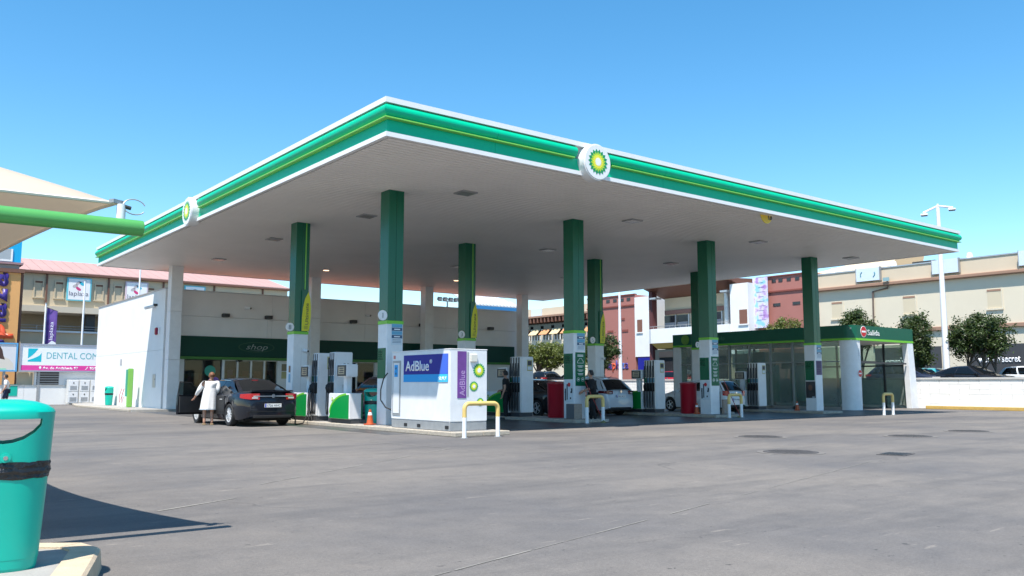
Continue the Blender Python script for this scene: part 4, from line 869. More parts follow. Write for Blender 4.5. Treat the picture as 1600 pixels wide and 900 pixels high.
def billboard(x0, x1, z0, z1, y, label, face_m, frame_m):
    t = thing('billboard', label, 'billboard', ((x0 + x1) / 2, y, 0)); h = (x1 - x0) / 2
    pn = B(-h + 0.09, -0.02, z0 + 0.09, h - 0.09, 0.12, z1 - 0.09).build('print_panel', face_m, t)
    for a in ((-h, -0.06, z1 - 0.088, h, 0.14, z1), (-h, -0.06, z0, h, 0.14, z0 + 0.088), (-h, -0.06, z0 + 0.09, -h + 0.088, 0.14, z1 - 0.09), (h - 0.088, -0.06, z0 + 0.09, h, 0.14, z1 - 0.09)): B(*a).build('frame_bar', frame_m, t)
    for x in (-h * 0.7, h * 0.7): B(x - 0.07, 0.15, 0, x + 0.07, 0.3, z1 - 0.2).build('post', steel, t)
    return t, pn, h
bm1, pn, h = billboard(4.4, 8.62, 2.02, 3.76, 59.8, 'blue framed billboard showing a long haired smiling person in a pale sweater', mat('poster_grey', (0.62, 0.62, 0.64), 0.5), mat('frame_blue', (0.10, 0.34, 0.60), 0.4))
hr = mat('print_hair', (0.06, 0.03, 0.025), 0.5); sk = mat('print_skin', (0.55, 0.30, 0.22), 0.5); sw = mat('print_sweater', (0.62, 0.57, 0.50), 0.5)
cx = 0.95; L = (cx, -0.02, 2.12)
flat('-Y', L, [(-0.75, 0), (1.0, 0), (0.95, 0.40), (0.72, 0.66), (0.35, 0.82), (-0.3, 0.82), (-0.6, 0.6)], sw, pn, 'printed_sweater', 0.003, 0.0025)
flat('-Y', L, [(-0.34, 0.8), (0.50, 0.62), (0.40, 0.9), (0.34, 1.2), (0.22, 1.42), (0.0, 1.50), (-0.24, 1.42), (-0.34, 1.2)], hr, pn, 'printed_hair', 0.006, 0.0025)
flat('-Y', L, circ(-0.02, 1.10, 0.21, 0.28), sk, pn, 'printed_face', 0.009, 0.0025); flat('-Y', L, [(-0.09, 0.99), (0.07, 0.99), (0.03, 0.95), (-0.05, 0.95)], pl_white, pn, 'printed_smile', 0.012, 0.0025)
for s in (-1, 1): flat('-Y', L, circ(-0.02 + 0.08*s, 1.15, 0.025, 0.014, 12), hr, pn, 'printed_eye', 0.012, 0.0025)
flat('-Y', L, rect(-0.7, 0.0, 0.6, 0.10), mat('print_mint', (0.3, 0.6, 0.42), 0.5), pn, 'printed_strip', 0.006, 0.0025)
bm2, pn, h = billboard(8.74, 16.2, 2.02, 3.74, 59.8, 'white dental clinic billboard with turquoise logo and pink strip', mat('poster_white', (0.80, 0.81, 0.83), 0.45), mat('frame_grey_blue', (0.30, 0.33, 0.40), 0.4))
tq = mat('turquoise', (0.0, 0.45, 0.55), 0.45); L = (-h, -0.02, 2.02)
flat('-Y', L, rect(0.09, 0.09, 2*h - 0.09, 0.40), mat('pink_strip', (0.70, 0.05, 0.32), 0.45), pn, 'pink_strip', 0.004, 0.0035)
flat('-Y', L, [(0.44, 0.83)] + [(0.44 + 0.55 * k / 8, 0.83 + 0.30 * (k / 8) ** 2 + 0.30 * (k/8)) for k in range(9)] + [(0.44, 1.43)], tq, pn, 'logo_upper', 0.004, 0.0035)
flat('-Y', L, [(0.44, 0.62), (1.18, 0.62), (1.18, 1.25)] + [(1.18 - 0.74 * k / 8, 1.18 - 0.47 * (k/8) ** 0.55) for k in range(9)], tq, pn, 'logo_lower', 0.004, 0.0035)
text('DENTAL COMPANY', mat('dental_teal', (0.12, 0.42, 0.46), 0.45), pn, '-Y', (-h + 1.46, -0.02, 2.02 + 0.82), 0.40, 4.15, depth=0.006)
text('Av. de Andalucía 97', pl_white, pn, '-Y', (-h + 1.28, -0.024, 2.02 + 0.165), 0.15, 2.0, depth=0.006, bold=0.02); text('959 32', pl_white, pn, '-Y', (-h + 3.95, -0.024, 2.02 + 0.165), 0.16, 0.75, depth=0.006, bold=0.02)
flat('-Y', (-h + 1.08, -0.024, 2.02 + 0.15), [(0.06, 0), (0.12, 0.10), (0.12, 0.16), (0.06, 0.20), (0.0, 0.16), (0.0, 0.10)], pl_white, pn, 'map_pin', 0.006); flat('-Y', (-h + 3.68, -0.024, 2.02 + 0.15), [(0, 0.02), (0.05, 0), (0.17, 0.16), (0.14, 0.20), (0.11, 0.16), (0.05, 0.06)], pl_white, pn, 'handset_icon', 0.006)
# orange tower with vertical lettering, blue box on top
tw = thing('sign_tower', 'orange tower with big vertical purple letters and blue block on top', 'tower', (0, 66, 0))
B(-6, 0, 0, 9.42, 5, 8.75).build('orange_shaft', orange_wall, tw); B(9.425, 0.2, 0, 9.62, 5, 8.7).build('side_fin', brown, tw)
B(-6, -0.15, 8.76, 9.62, 5, 9.02).build('brown_ledge', brown, tw); B(-6, 0.1, 9.03, 9.3, 5, 9.30).build('dark_gap', shadow_gap, tw); B(-6, -0.12, 9.31, 9.5, 5, 9.45).build('upper_ledge', mat('ledge_mauve', (0.30, 0.18, 0.19), 0.7), tw)
B(-6, 0.02, 9.46, 9.36, 5, 12.6).build('blue_block', sky_blue, tw)
wd = B(6.9, -0.02, 9.6, 8.75, 0.018, 10.35).build('window', mat('window_grey', (0.35, 0.38, 0.40), 0.2), tw); MB().box(8.75, -0.05, 9.5, 8.85, 0.015, 10.35).box(6.9, -0.05, 9.5, 8.749, 0.015, 9.6).build('window_frame', white_trim, wd)
lp = mat('letter_purple', (0.055, 0.03, 0.22), 0.4); lo = mat('letter_orange', (0.70, 0.09, 0.03), 0.4)
z = 2.95
for ch, m, hgt in (('l', lp, .24), ('a', lp, 1.0), ('p', lo, 1.02), ('l', lp, 0.24), ('a', lp, 1.0), ('z', lp, 0.95), ('a', lp, 1.0)):
    text(ch, m, tw, '-Y', (8.62, 0, z), 1.45, hgt * 0.95, vertical=True, depth=0.12, name='letter', bold=0.03); z += hgt + 0.06
# mall facade behind
ml = thing('mall_facade', 'cream shopping centre wing with pinkish metal roof behind the billboards', 'building', (10.0, 75, 0))
B(0, 0.2, 0, 22.4, 0.5, 5.3).build('lower_wall', cream, ml); B(0, 0.0, 5.31, 22.4, 0.3, 5.45).build('parapet_cap', white_wall, ml)
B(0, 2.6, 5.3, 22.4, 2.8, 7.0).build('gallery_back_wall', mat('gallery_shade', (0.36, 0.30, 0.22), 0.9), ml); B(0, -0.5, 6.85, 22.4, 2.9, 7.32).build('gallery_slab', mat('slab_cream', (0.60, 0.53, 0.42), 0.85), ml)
B(0, 0.0, 7.33, 22.4, 12, 9.85).build('upper_wall', cream, ml)
for x in (2.5, 7.0, 11.3, 15.6, 20.0): B(x - 0.06, -0.14, 7.33, x + 0.06, -0.005, 9.85).build('down_pipe', brown, ml)
for x in (5.9, 12.0, 18.5): B(x - 0.35, 0.55, 5.46, x + 0.35, 1.2, 6.85).build('gallery_pillar', dark, ml)
for k in range(2): MB().cyl((0, 0.05, 5.62 + 0.2*k), (22.4, 0.05, 5.62 + 0.2*k), 0.025, n=6).build('railing_bar', steel, ml)
for k in range(14): B(0.4 + 1.6*k - .02, 0.03, 5.46, 0.4 + 1.6*k + .02, 0.07, 5.85).build('railing_post', steel, ml)
for x in (1.6, 3.05, 5.95, 7.4, 9.95, 12.5, 14.2, 16.6, 18.2, 20.8):
    fr = MB(); fr.box(x, -0.07, 8.02, x + 0.09, -0.004, 9.36); fr.box(x + 0.61, -0.07, 8.02, x + 0.70, -0.004, 9.36); fr.box(x + 0.09, -0.07, 9.27, x + 0.61, -0.004, 9.36); fr.box(x - 0.05, -0.12, 7.92, x + 0.75, -0.004, 8.02)
    wf = fr.build('blind_window', cream, ml); B(x + 0.09, -0.03, 9.13, x + 0.61, -0.003, 9.26).build('vent_grille', brown, wf)
B(-0.3, -0.35, 9.86, 22.6, 0.3, 10.02).build('eave_gutter', brown, ml)
n = 28; e = 22.8 / n
for k in range(n): 
    x0, x1 = -0.3 + k*e, -0.3 + (k+1)*e - 0.03
    MB().quadbox([(x0, -0.3, 10.03), (x1, -0.3, 10.03), (x1, 6.5, 11.75), (x0, 6.5, 11.75), (x0, -0.3, 10.08), (x1, -0.3, 10.08), (x1, 6.5, 11.80), (x0, 6.5, 11.80)]).build('roof_sheet', pink_roof, ml)
MB().quadbox([(-0.3, 6.51, 11.7), (22.5, 6.51, 11.7), (22.5, 13.2, 10.0), (-0.3, 13.2, 10.0), (-0.3, 6.51, 11.8), (22.5, 6.51, 11.8), (22.5, 13.2, 10.1), (-0.3, 13.2, 10.1)]).build('rear_roof', pink_roof, ml); B(0.2, 0.4, 9.9, 22.2, 12.6, 10.02).build('attic', dark, ml)
drop = [mat('drop_grey', (0.5, 0.46, 0.47), 0.5), mat('drop_cyan', (0.03, 0.45, 0.6), 0.5), mat('drop_pink', (0.65, 0.05, 0.2), 0.5)]
def mall_sign(x, label, halo):
    t = thing('mall_sign', label, 'sign', (10.0 + x, 74.9, 7.85), 0, 'square signs on the cream wing')
    B(0, -0.10, 0, 1.80, 0, 1.85).build('panel', halo, t, bevel=0.02); flat('-Y', (0.12, -0.10, 0.10), rect(0, 0, 1.56, 1.65), pl_white, t, 'white_field', 0.006)
    for (a, b, q, m) in ((0.78, 1.42, 0.6, drop[0]), (1.06, 1.40, -0.5, drop[1]), (0.58, 1.18, 0.2, drop[0]), (0.82, 0.98, -0.5, drop[2])):
        flat('-Y', (a, -0.106, b), [(0.17*math.cos(u) * (1.0 if math.cos(u) < .7 else 1.25), 0.13*math.sin(u) + q * 0.17 * math.cos(u)) for u in [2*math.pi*k/18 for k in range(18)]], m, t, 'drop_mark', 0.006)
    text('laplaza', mat('sign_grey_text', (0.17, 0.15, 0.20), 0.5), t, '-Y', (0.18, -0.106, 0.42), 0.36, 1.42, depth=0.008)
mall_sign(3.9, 'square laplaza sign with turquoise edge, left of the two full ones', mat('halo_cyan', (0.15, 0.55, 0.65), 0.5)); mall_sign(8.25, 'square laplaza sign behind a white pole, just above the shop wall', mat('halo_pink', (0.62, 0.5, 0.55), 0.5)); mall_sign(13.0, 'square laplaza sign mostly hidden behind the shop parapet', MATS['halo_cyan'])
for x, y, h, lb in ((10.7, 64, 6.6, 'white flag pole with purple banner over the dental billboard'), (13.0, 64, 8.3, 'taller white lamp pole in front of the left square sign'), (16.55, 64, 9.9, 'white pole crossing the second square sign')):
    t = thing('flag_pole', lb, 'pole', (x, y, 0), 0, 'white poles behind the billboards'); MB().cyl((0, 0, 0), (0, 0, h), 0.075, 0.055, n=12).build('shaft', white_trim, t, smooth=True); MB().cyl((0, 0, h), (0, 0, h + 0.06), 0.07, n=12).build('cap', steel, t)
    if h < 7:
        fb = MB().grid(lambda u, v: (0.08 + 0.62 * u, 0.10 * math.sin(5 * u), 6.35 - 0.25 * u - v * (2.55 - 0.3 * u)), 8, 12).build('banner', mat('banner_purple', (0.12, 0.06, 0.28), 0.7, var=0.5, vscale=1.5), t, smooth=True, fix=False); MB().cyl((0, 0, 6.38), (0.75, 0, 6.12), 0.02, n=6).build('banner_arm', dark, t)
        text('laplaza', pl_white, fb, '-Y', (0.48, -0.13, 4.2), 0.22, 1.2, vertical=True, depth=0.004)
        MB().prism([(0.1, 3.8), (0.7, 3.8), (0.7, 4.0), (0.45, 4.15)], lambda a, b: (a, -0.13, b), lambda a, b: (a, -0.125, b)).build('banner_corner', pl_white, fb)
# building behind the shop: white ribbed roof, blue gutter
rb = thing('ribbed_roof_hall', 'hall with white ribbed roof and blue gutter rising behind the shop', 'building', (45.4, 64, 0))
B(0, 0.3, 0, 5.6, 10, 8.2).build('wall', white_wall, rb); B(-0.3, 0, 8.2, 5.9, 0.4, 8.5).build('blue_gutter', mat('gutter_blue', (0.03, 0.20, 0.45), 0.45), rb)
for k in range(16):
    x0 = -0.3 + k * 0.4; x1 = x0 + 0.17; top = 2.3 if x0 < 3.4 else max(0.3, 2.3 * (6.0 - x0) / 2.6); y1 = 0.05 + top * 1.6; dz = top * 0.75
    MB().quadbox([(x0, 0.05, 8.55), (x1, 0.05, 8.55), (x1, y1, 8.55 + dz), (x0, y1, 8.55 + dz), (x0, 0.05, 8.72), (x1, 0.05, 8.72), (x1, y1, 8.72 + dz), (x0, y1, 8.72 + dz)]).build('roof_rib', white_trim, rb)
MB().quadbox([(-0.3, 0.05, 8.51), (5.9, 0.05, 8.51), (3.5, 3.75, 10.25), (-0.3, 3.75, 10.25), (-0.3, 0.05, 8.54), (5.9, 0.05, 8.54), (3.5, 3.75, 10.28), (-0.3, 3.75, 10.28)]).build('roof_sheet', mat('roof_shade_grey', (0.17, 0.18, 0.20), 0.6), rb)
t = thing('floodlight_mast', 'small cluster of floodlights seen above the shop roof', 'floodlight', (43.5, 65, 0)); MB().cyl((0, 0, 0), (0, 0, 8.8), 0.10, 0.07, n=10).build('mast', steel, t)
MB().cyl((-1.0, 0, 8.8), (1.0, 0, 8.8), 0.04, n=8).build('cross_arm', steel, t)
for x in (-0.9, -0.3, 0.3, 0.9): fl = MB().boxc((x, -0.1, 8.98), (0.42, 0.2, 0.28), Matrix.Rotation(R(35), 3, 'X')).build('floodlight', dark, t); MB().boxc((x, -0.19, 8.92), (0.36, 0.03, 0.22), Matrix.Rotation(R(35), 3, 'X')).build('lens', alu, fl)

# ------------------------------------------------------------------ right background (facades along X = 64..72)
cr2 = mat('cream_stucco', (0.65, 0.58, 0.45), 0.85, var=0.06, vscale=0.3, bump=0.1); terra = mat('terracotta_render', (0.36, 0.145, 0.12), 0.85, var=0.08, vscale=0.4); cornice_m = mat('cornice_brown', (0.32, 0.19, 0.13), 0.8)
b1 = thing('shopping_hall', 'long cream shopping hall with brown cornices behind the right car park', 'building', (66, 0, 0.85))
Z = lambda v: v - 0.85
B(0, 6, 0, 14, 41.6, Z(9.15)).build('wall', cr2, b1); B(-0.40, 6, Z(9.16), 0.5, 41.6, Z(9.42)).build('cornice', cornice_m, b1, bevel=0.04); B(-0.10, 6, Z(9.43), 14, 41.6, Z(10.55)).build('parapet', mat('parapet_cream', (0.60, 0.50, 0.37), 0.85, var=0.06, vscale=0.4), b1); B(-0.16, 6, Z(10.56), 0.3, 41.6, Z(10.66)).build('parapet_cap', alu, b1)
B(-0.22, 6, Z(5.33), -0.002, 41.6, Z(5.63)).build('string_course', cornice_m, b1, bevel=0.03)
for y in (10.0, 15.5, 21.0, 26.68, 33.0, 39.2):
    wn_ = B(-0.03, y, Z(6.75), -0.003, y + 0.97, Z(8.15)).build('blind_window', mat('blind_panel', (0.58, 0.50, 0.36), 0.85), b1); B(-0.05, y, Z(8.0), -0.031, y + 0.97, Z(8.15)).build('recess_head', cornice_m, wn_); B(-0.12, y - 0.1, Z(6.63), -0.004, y + 1.07, Z(6.74)).build('sill', cr2, wn_); B(-0.055, y - 0.08, Z(6.75), -0.004, y - 0.002, Z(8.2)).build('jamb', cr2, wn_)
for y0, y1 in ((11.0, 17.5), (22.6, 29.1), (31.2, 36.5)):
    sf = B(-0.06, y0, 0, -0.004, y1, Z(4.14)).build('shopfront', mat('shopfront_grey', (0.055, 0.055, 0.058), 0.35), b1)
    text("women'secret", pl_white, sf, '-X', (-0.06, min(y1 - 0.6, 28.5) if y0 < 25 else y1 - 0.6, Z(2.84)), 0.48, 2.85, depth=0.05, bold=0.012)
sbm = mat('sign_box_pale', (0.60, 0.68, 0.76), 0.35)
for y0, y1, lb in ((35.6, 37.6, 1), (29.4, 31.36, 0), (22.9, 25.2, 0)):
    s_ = B(-0.45, y0, Z(9.62), -0.17, y1, Z(10.68)).build('sign_box', sbm, b1); B(-0.48, y0 - 0.04, Z(9.58), -0.16, y0 - 0.002, Z(10.72)).build('box_edge', steel, s_); B(-0.48, y1 + 0.002, Z(9.58), -0.16, y1 + 0.04, Z(10.72)).build('box_edge', steel, s_)
    if lb:
        for a0 in (0.6, 3.74): MB().tube([(-0.46, (y0 + y1) / 2 + 0.62 * math.cos(a), Z(10.15) + 0.36 * math.sin(a)) for a in [math.pi/2*0 + a0 - 1.0 + 1.1 * k / 8 + (0 if a0 < 1 else 0) for k in range(9)]], 0.035, 6).build('bracket_mark', mat('mark_teal', (0.03, 0.22, 0.28), 0.5), s_)
for y in (28.9, 34.8, 40.2): MB().lathe([(0.30, 0), (0.25, 0.1), (0.17, 0.5), (0.10, 0.55)], 16, (0.4, y, Z(10.55))).build('roof_vent', white_trim, b1, smooth=True)
B(1.0, 31.8, Z(10.56), 2.0, 33.6, Z(10.95)).build('roof_unit', dark, b1); MB().quadbox([(3, 37, Z(10.5)), (9, 37, Z(10.5)), (9, 44, Z(10.5)), (3, 44, Z(10.5)), (4, 36, Z(12.4)), (8, 36, Z(12.4)), (8, 44, Z(11.4)), (4, 44, Z(11.4))]).build('upper_roof', mat('upper_cream', (0.60, 0.50, 0.36), 0.85), b1)
MB().tube([(-0.3, 35.1, Z(9.62)), (-0.3, 35.0, Z(9.25)), (-0.12, 35.15, Z(8.95)), (-0.12, 36.4, Z(8.75)), (-0.12, 36.5, Z(4.2))], 0.07, 8).build('drain_pipe', mat('pipe_brown', (0.14, 0.10, 0.08), 0.6), b1, smooth=True); B(-0.5, 34.8, Z(9.45), -0.42, 35.3, Z(9.75)).build('hopper_head', mat('hopper_teal', (0.25, 0.38, 0.40), 0.5), b1)
b2 = thing('terracotta_block', 'terracotta red block with tall colourful banner right of the balcony', 'building', (66, 0, 0.85))
B(-0.3, 41.62, 0, 12, 47.4, Z(10.85)).build('wall', terra, b2); B(-0.42, 41.62, Z(9.45), -0.302, 46.2, Z(9.58)).build('ledge', mat('terra_dark', (0.22, 0.06, 0.045), 0.85), b2); B(-0.42, 41.62, Z(10.86), 0.0, 47.4, Z(10.95)).build('cap', mat('terra_dark', (0.22, 0.06, 0.045), 0.85), b2)
for y in (42.2, 43.0, 43.85, 44.7, 45.4): B(-0.34, y, Z(10.35), -0.303, y + 0.42, Z(10.62)).build('vent_hole', window_dk, b2)
for y in (43.0, 45.0): B(-0.34, y, Z(8.2), -0.303, y + 0.75, Z(8.45)).build('vent_slot', window_dk, b2)
ban_m = bpy.data.materials.new('banner_print'); ban_m.use_nodes = True; nt = ban_m.node_tree; pb = nt.nodes['Principled BSDF']; tc = nt.nodes.new('ShaderNodeTexCoord'); nz = nt.nodes.new('ShaderNodeTexNoise'); nz.inputs['Scale'].default_value = 1.4; nz.inputs['Detail'].default_value = 3
cr_ = nt.nodes.new('ShaderNodeValToRGB'); els = cr_.color_ramp.elements; els[0].position = 0.36; els[0].color = (0.40, 0.22, 0.52, 1); els[1].position = 0.62; els[1].color = (0.25, 0.55, 0.66, 1); q = els.new(0.5); q.color = (0.66, 0.62, 0.75, 1)
nt.links.new(tc.outputs['Object'], nz.inputs['Vector']); nt.links.new(nz.outputs['Fac'], cr_.inputs[0]); nt.links.new(cr_.outputs[0], pb.inputs['Base Color'])
bn = thing('facade_banner', 'tall purple and turquoise banner hanging on the terracotta block', 'banner', (65.2, 45.95, 6.3)); pl = B(0, 0, 0, 0.06, 1.58, 4.55).build('print', ban_m, bn)
for k in range(9): B(-0.006, 0.25 + 0.1 * (k % 3), 0.7 + k * 0.42, -0.001, 1.2 - 0.22 * (k % 2), 0.735 + k * 0.42).build('print_line', violet, pl)
b3 = thing('balcony_building', 'white and cream entrance building with curved balcony and brown soffit', 'building', (64, 0, 0.85))
B(0.3, 47.42, Z(4.0), 10, 49.4, Z(10.42)).build('white_tower', white_wall, b3); wq = B(0.26, 47.55, Z(6.7), 0.298, 48.4, Z(8.0)).build('window', mat('shutter_brown', (0.20, 0.09, 0.06), 0.7), b3); B(0.2, 47.45, Z(6.58), 0.297, 48.5, Z(6.69)).build('sill', white_wall, wq)
B(2.6, 49.42, 0, 10, 59.4, Z(10.0)).build('recessed_wall', mat('recess_cream', (0.58, 0.50, 0.36), 0.85), b3); B(-0.25, 49.0, Z(10.83), -0.1, 59.75, Z(10.98)).build('roof_edge', cream, b3); MB().quadbox([(-0.1, 49.0, Z(10.80)), (10, 49.0, Z(8.0)), (10, 59.75, Z(8.0)), (-0.1, 59.75, Z(10.80)), (-0.1, 49.0, Z(10.97)), (10, 49.0, Z(11.5)), (10, 59.75, Z(11.5)), (-0.1, 59.75, Z(10.97))]).build('brown_roof', mat('roof_brown', (0.13, 0.05, 0.03), 0.6), b3)
B(2.45, 49.42, Z(8.32), 2.59, 59.3, Z(8.76)).build('terracotta_band', mat('mauve_band', (0.22, 0.12, 0.10), 0.8), b3)
for y in (50.0, 52.1, 54.2, 56.2, 57.9): wq = B(2.52, y, Z(6.9), 2.597, y + 1.5, Z(8.2)).build('window', window_dk, b3); B(2.44, y + 0.1, Z(7.0), 2.519, y + 1.4, Z(7.5)).build('window_sign', mat('sign_dim', (0.25, 0.25, 0.27), 0.5), wq); B(2.4, y - 0.12, Z(6.85), 2.595, y - 0.01, Z(8.25)).build('mullion', alu, wq)
MB().prism([(0.0, 49.4), (0.0, 59.0), (0.3, 59.5), (0.9, 59.6), (2.5, 59.6), (2.5, 49.4)], lambda a, b: (a, b, Z(5.32)), lambda a, b: (a, b, Z(6.75))).build('balcony_front', white_wall, b3)
MB().prism([(0.15, 49.4), (0.15, 59.0), (0.45, 59.35), (2.5, 59.4), (2.5, 49.4)], lambda a, b: (a + 0.5, b - 0.3, Z(4.8)), lambda a, b: (a, b, Z(5.315))).build('yellow_underside', mat('under_yellow', (0.55, 0.40, 0.12), 0.8), b3)
for k in range(14): MB().cyl((0.1, 49.6 + 0.7*k, Z(6.75)), (0.1, 49.6 + 0.7*k, Z(6.98)), 0.02, n=6).build('rail_post', steel, b3)
MB().cyl((0.1, 49.4, Z(6.98)), (0.1, 59.2, Z(6.98)), 0.03, n=6).build('handrail', steel, b3); B(0.6, 59.3, 0, 1.3, 59.75, Z(11.0)).build('maroon_column', mat('maroon', (0.10, 0.03, 0.03), 0.7), b3); MB().cyl((1.4, 50.6, Z(6.75)), (1.4, 50.6, Z(9.95)), 0.28, n=16).build('round_column', alu, b3)
B(0.8, 49.42, 0, 2.55, 59.2, Z(4.7)).build('ground_floor', mat('ground_floor_tan', (0.30, 0.25, 0.18), 0.8), b3)
for y in (50.2, 53.2, 56.2): wq = B(0.74, y, 0.1, 0.798, y + 2.4, Z(3.9)).build('shop_window', window_dk, b3); B(0.70, y, Z(3.95), 0.797, y + 2.4, Z(4.5)).build('shutter_box', cornice_m, wq)
for q in range(2): B(0.1, 49.6 + q * 8.8, Z(9.75), 1.0, 50.4 + q * 8.8, Z(9.92)).build('soffit_lamp', alu, b3)
b4 = thing('lettered_terracotta_block', 'terracotta block with coloured laplaza letters left of the balcony', 'building', (68, 0, 0.85))
B(0, 64.9, 0, 8, 72.5, Z(11.0)).build('wall', terra, b4); B(-0.10, 64.9, Z(9.8), -0.002, 72.5, Z(9.95)).build('ledge', MATS['terra_dark'], b4); B(-0.1, 64.9, Z(11.01), 0.3, 72.5, Z(11.12)).build('cap', MATS['terra_dark'], b4); B(-0.12, 62.0, Z(4.2), 8, 64.88, Z(10.65)).build('white_pier', white_wall, b4)
wq = B(-0.16, 63.78, Z(6.85), -0.122, 64.5, Z(8.2)).build('window', MATS['shutter_brown'], b4); B(-0.22, 63.7, Z(6.72), -0.123, 64.6, Z(6.84)).build('sill', white_wall, wq)
for y in (65.6, 66.6, 67.7, 68.8): B(-0.04, y, Z(10.4), -0.003, y + 0.55, Z(10.72)).build('vent_hole', window_dk, b4)
for y, z in ((66.5, 8.3), (66.0, 7.0), (68.3, 7.0)): B(-0.06, y, Z(z), -0.003, y + 0.9, Z(z + 0.25)).build('vent_slot', MATS['terra_dark'], b4)
y = 69.3
for ch, c in zip('laplaza', [lp, lp, lo, lp, mat('letter_violet', (0.25, 0.06, 0.28), 0.4), mat('letter_blue', (0.05, 0.12, 0.4), 0.4), lp]): wdt = 0.18 if ch == 'l' else 0.5; text(ch, c, b4, '-X', (0, y, Z(2.95)), 0.95, wdt, depth=0.06, name='letter', bold=0.015); y -= wdt + 0.07
B(-0.05, 62.2, 0, -0.003 - 0.12, 64.5, Z(4.1)).build('blue_shopfront', signblue, b4)
b5 = thing('pergola_building', 'cream building with pergola and striped awnings beyond the round trees', 'building', (72, 0, 0.85))
B(0, 72.6, 0, 8, 90, Z(8.4)).build('wall', cr2, b5); B(-0.2, 72.6, Z(10.1), 8, 90, Z(11.1)).build('parapet', MATS['parapet_cream'], b5); B(-0.9, 72.6, Z(9.85), 0.4, 90, Z(10.08)).build('eave', cornice_m, b5); B(0.4, 72.6, Z(8.41), 8, 90, Z(9.84)).build('upper_wall', window_dk, b5)
for k in range(24): B(-0.85, 73.0 + 0.72*k, Z(9.2), 0.6, 73.22 + 0.72*k, Z(9.84)).build('pergola_beam', brown, b5)
for k in range(8): 
    y0 = 73.0 + k * 2.1; wq = B(-0.06, y0, Z(7.0), -0.003, y0 + 1.5, Z(8.9)).build('window', window_dk, b5); MB().quadbox([(-0.9, y0, Z(7.6)), (-0.9, y0 + 1.6, Z(7.6)), (-0.08, y0 + 1.6, Z(8.35)), (-0.08, y0, Z(8.35)), (-0.9, y0, Z(7.65)), (-0.9, y0 + 1.6, Z(7.65)), (-0.08, y0 + 1.6, Z(8.4)), (-0.08, y0, Z(8.4))]).build('awning', mat('awning_%d' % (k % 2), ((0.62, 0.48, 0.28), (0.55, 0.26, 0.12))[k % 2], 0.8), b5)
for k in range(30): B(-0.35, 73.0 + 0.56*k, Z(6.9), -0.28, 73.12 + 0.56*k, Z(7.55)).build('baluster', white_trim, b5)
s_ = B(-0.35, 85.1, Z(10.15), -0.21, 87.2, Z(11.05)).build('sign_box', sbm, b5)
# lamp poles
def lamp_pole(x, y, z0, h, label, heads=True):
    t = thing('lamp_pole', label, 'lamp pole', (x, y, z0), 0, 'tall white lamp poles'); MB().cyl((0, 0, 0), (0, 0, h), 0.20, 0.10, n=16).build('pole', white_trim, t, smooth=True); MB().cyl((0, 0, 0), (0, 0, 0.05), 0.35, n=16).build('base_plate', steel, t)
    if heads:
        MB().tube([(0.45, -0.66, h - 0.02), (0, 0, h + 0.12), (-0.45, 0.66, h - 0.25)], 0.06, 8).build('cross_arm', white_trim, t)
        for s, zz in ((1, -0.12), (-1, -0.36)):
            hd = MB().boxc((0.42 * s, -0.62 * s, h + zz), (0.24, 0.40, 0.10), Matrix.Rotation(R(20), 3, 'Z')).build('lamp_head', white_trim, t, bevel=0.02); MB().boxc((0.42 * s, -0.62 * s, h + zz - 0.075), (0.19, 0.33, 0.03), Matrix.Rotation(R(20), 3, 'Z')).build('lens', dark, hd)
        MB().cyl((0, 0, h), (0, 0, h + 0.25), 0.05, n=8).build('finial', white_trim, t)
lamp_pole(50.5, 23.62, 0.85, 10.75, 'tall white lamp pole with two heads rising behind the canopy corner at right'); lamp_pole(60, 59.35, 0.85, 9.6, 'white pole in front of the laplaza letters', False)
# ------------------------------------------------------------------ cars (built facing local +x, left side +y)
def lerp_tab(tab, x):
    if x <= tab[0][0]: return tab[0][1]
    for (a, va), (b, vb) in zip(tab, tab[1:]):
        if x <= b:
            t_ = (x - a) / (b - a); t_ = t_ * t_ * (3 - 2 * t_) if True else t_; return va + (vb - va) * t_
    return tab[-1][1]
def paint(name, rgb, rough=0.22, metal=0.0): return mat(name, rgb, 0.5, metal, coat=0.8, spec=0.2)
tyre_m = mat('tyre', (0.018, 0.018, 0.019), 0.8); rim_m = mat('alloy_rim', (0.62, 0.63, 0.64), 0.35, 0.2); under_m = mat('underbody', (0.012, 0.012, 0.012), 0.9)
lamp_red = mat('tail_lamp_red', (0.42, 0.004, 0.012), 0.12, coat=0.8); lamp_dark = mat('tail_lamp_dark', (0.10, 0.004, 0.008), 0.12, coat=0.8); lamp_clear = mat('lamp_clear', (0.55, 0.52, 0.52), 0.1, coat=0.6); plate_m = mat('plate_white', (0.78, 0.78, 0.77), 0.4); plate_b = mat('plate_blue', (0.02, 0.06, 0.45), 0.4)
wheel_cache = {}
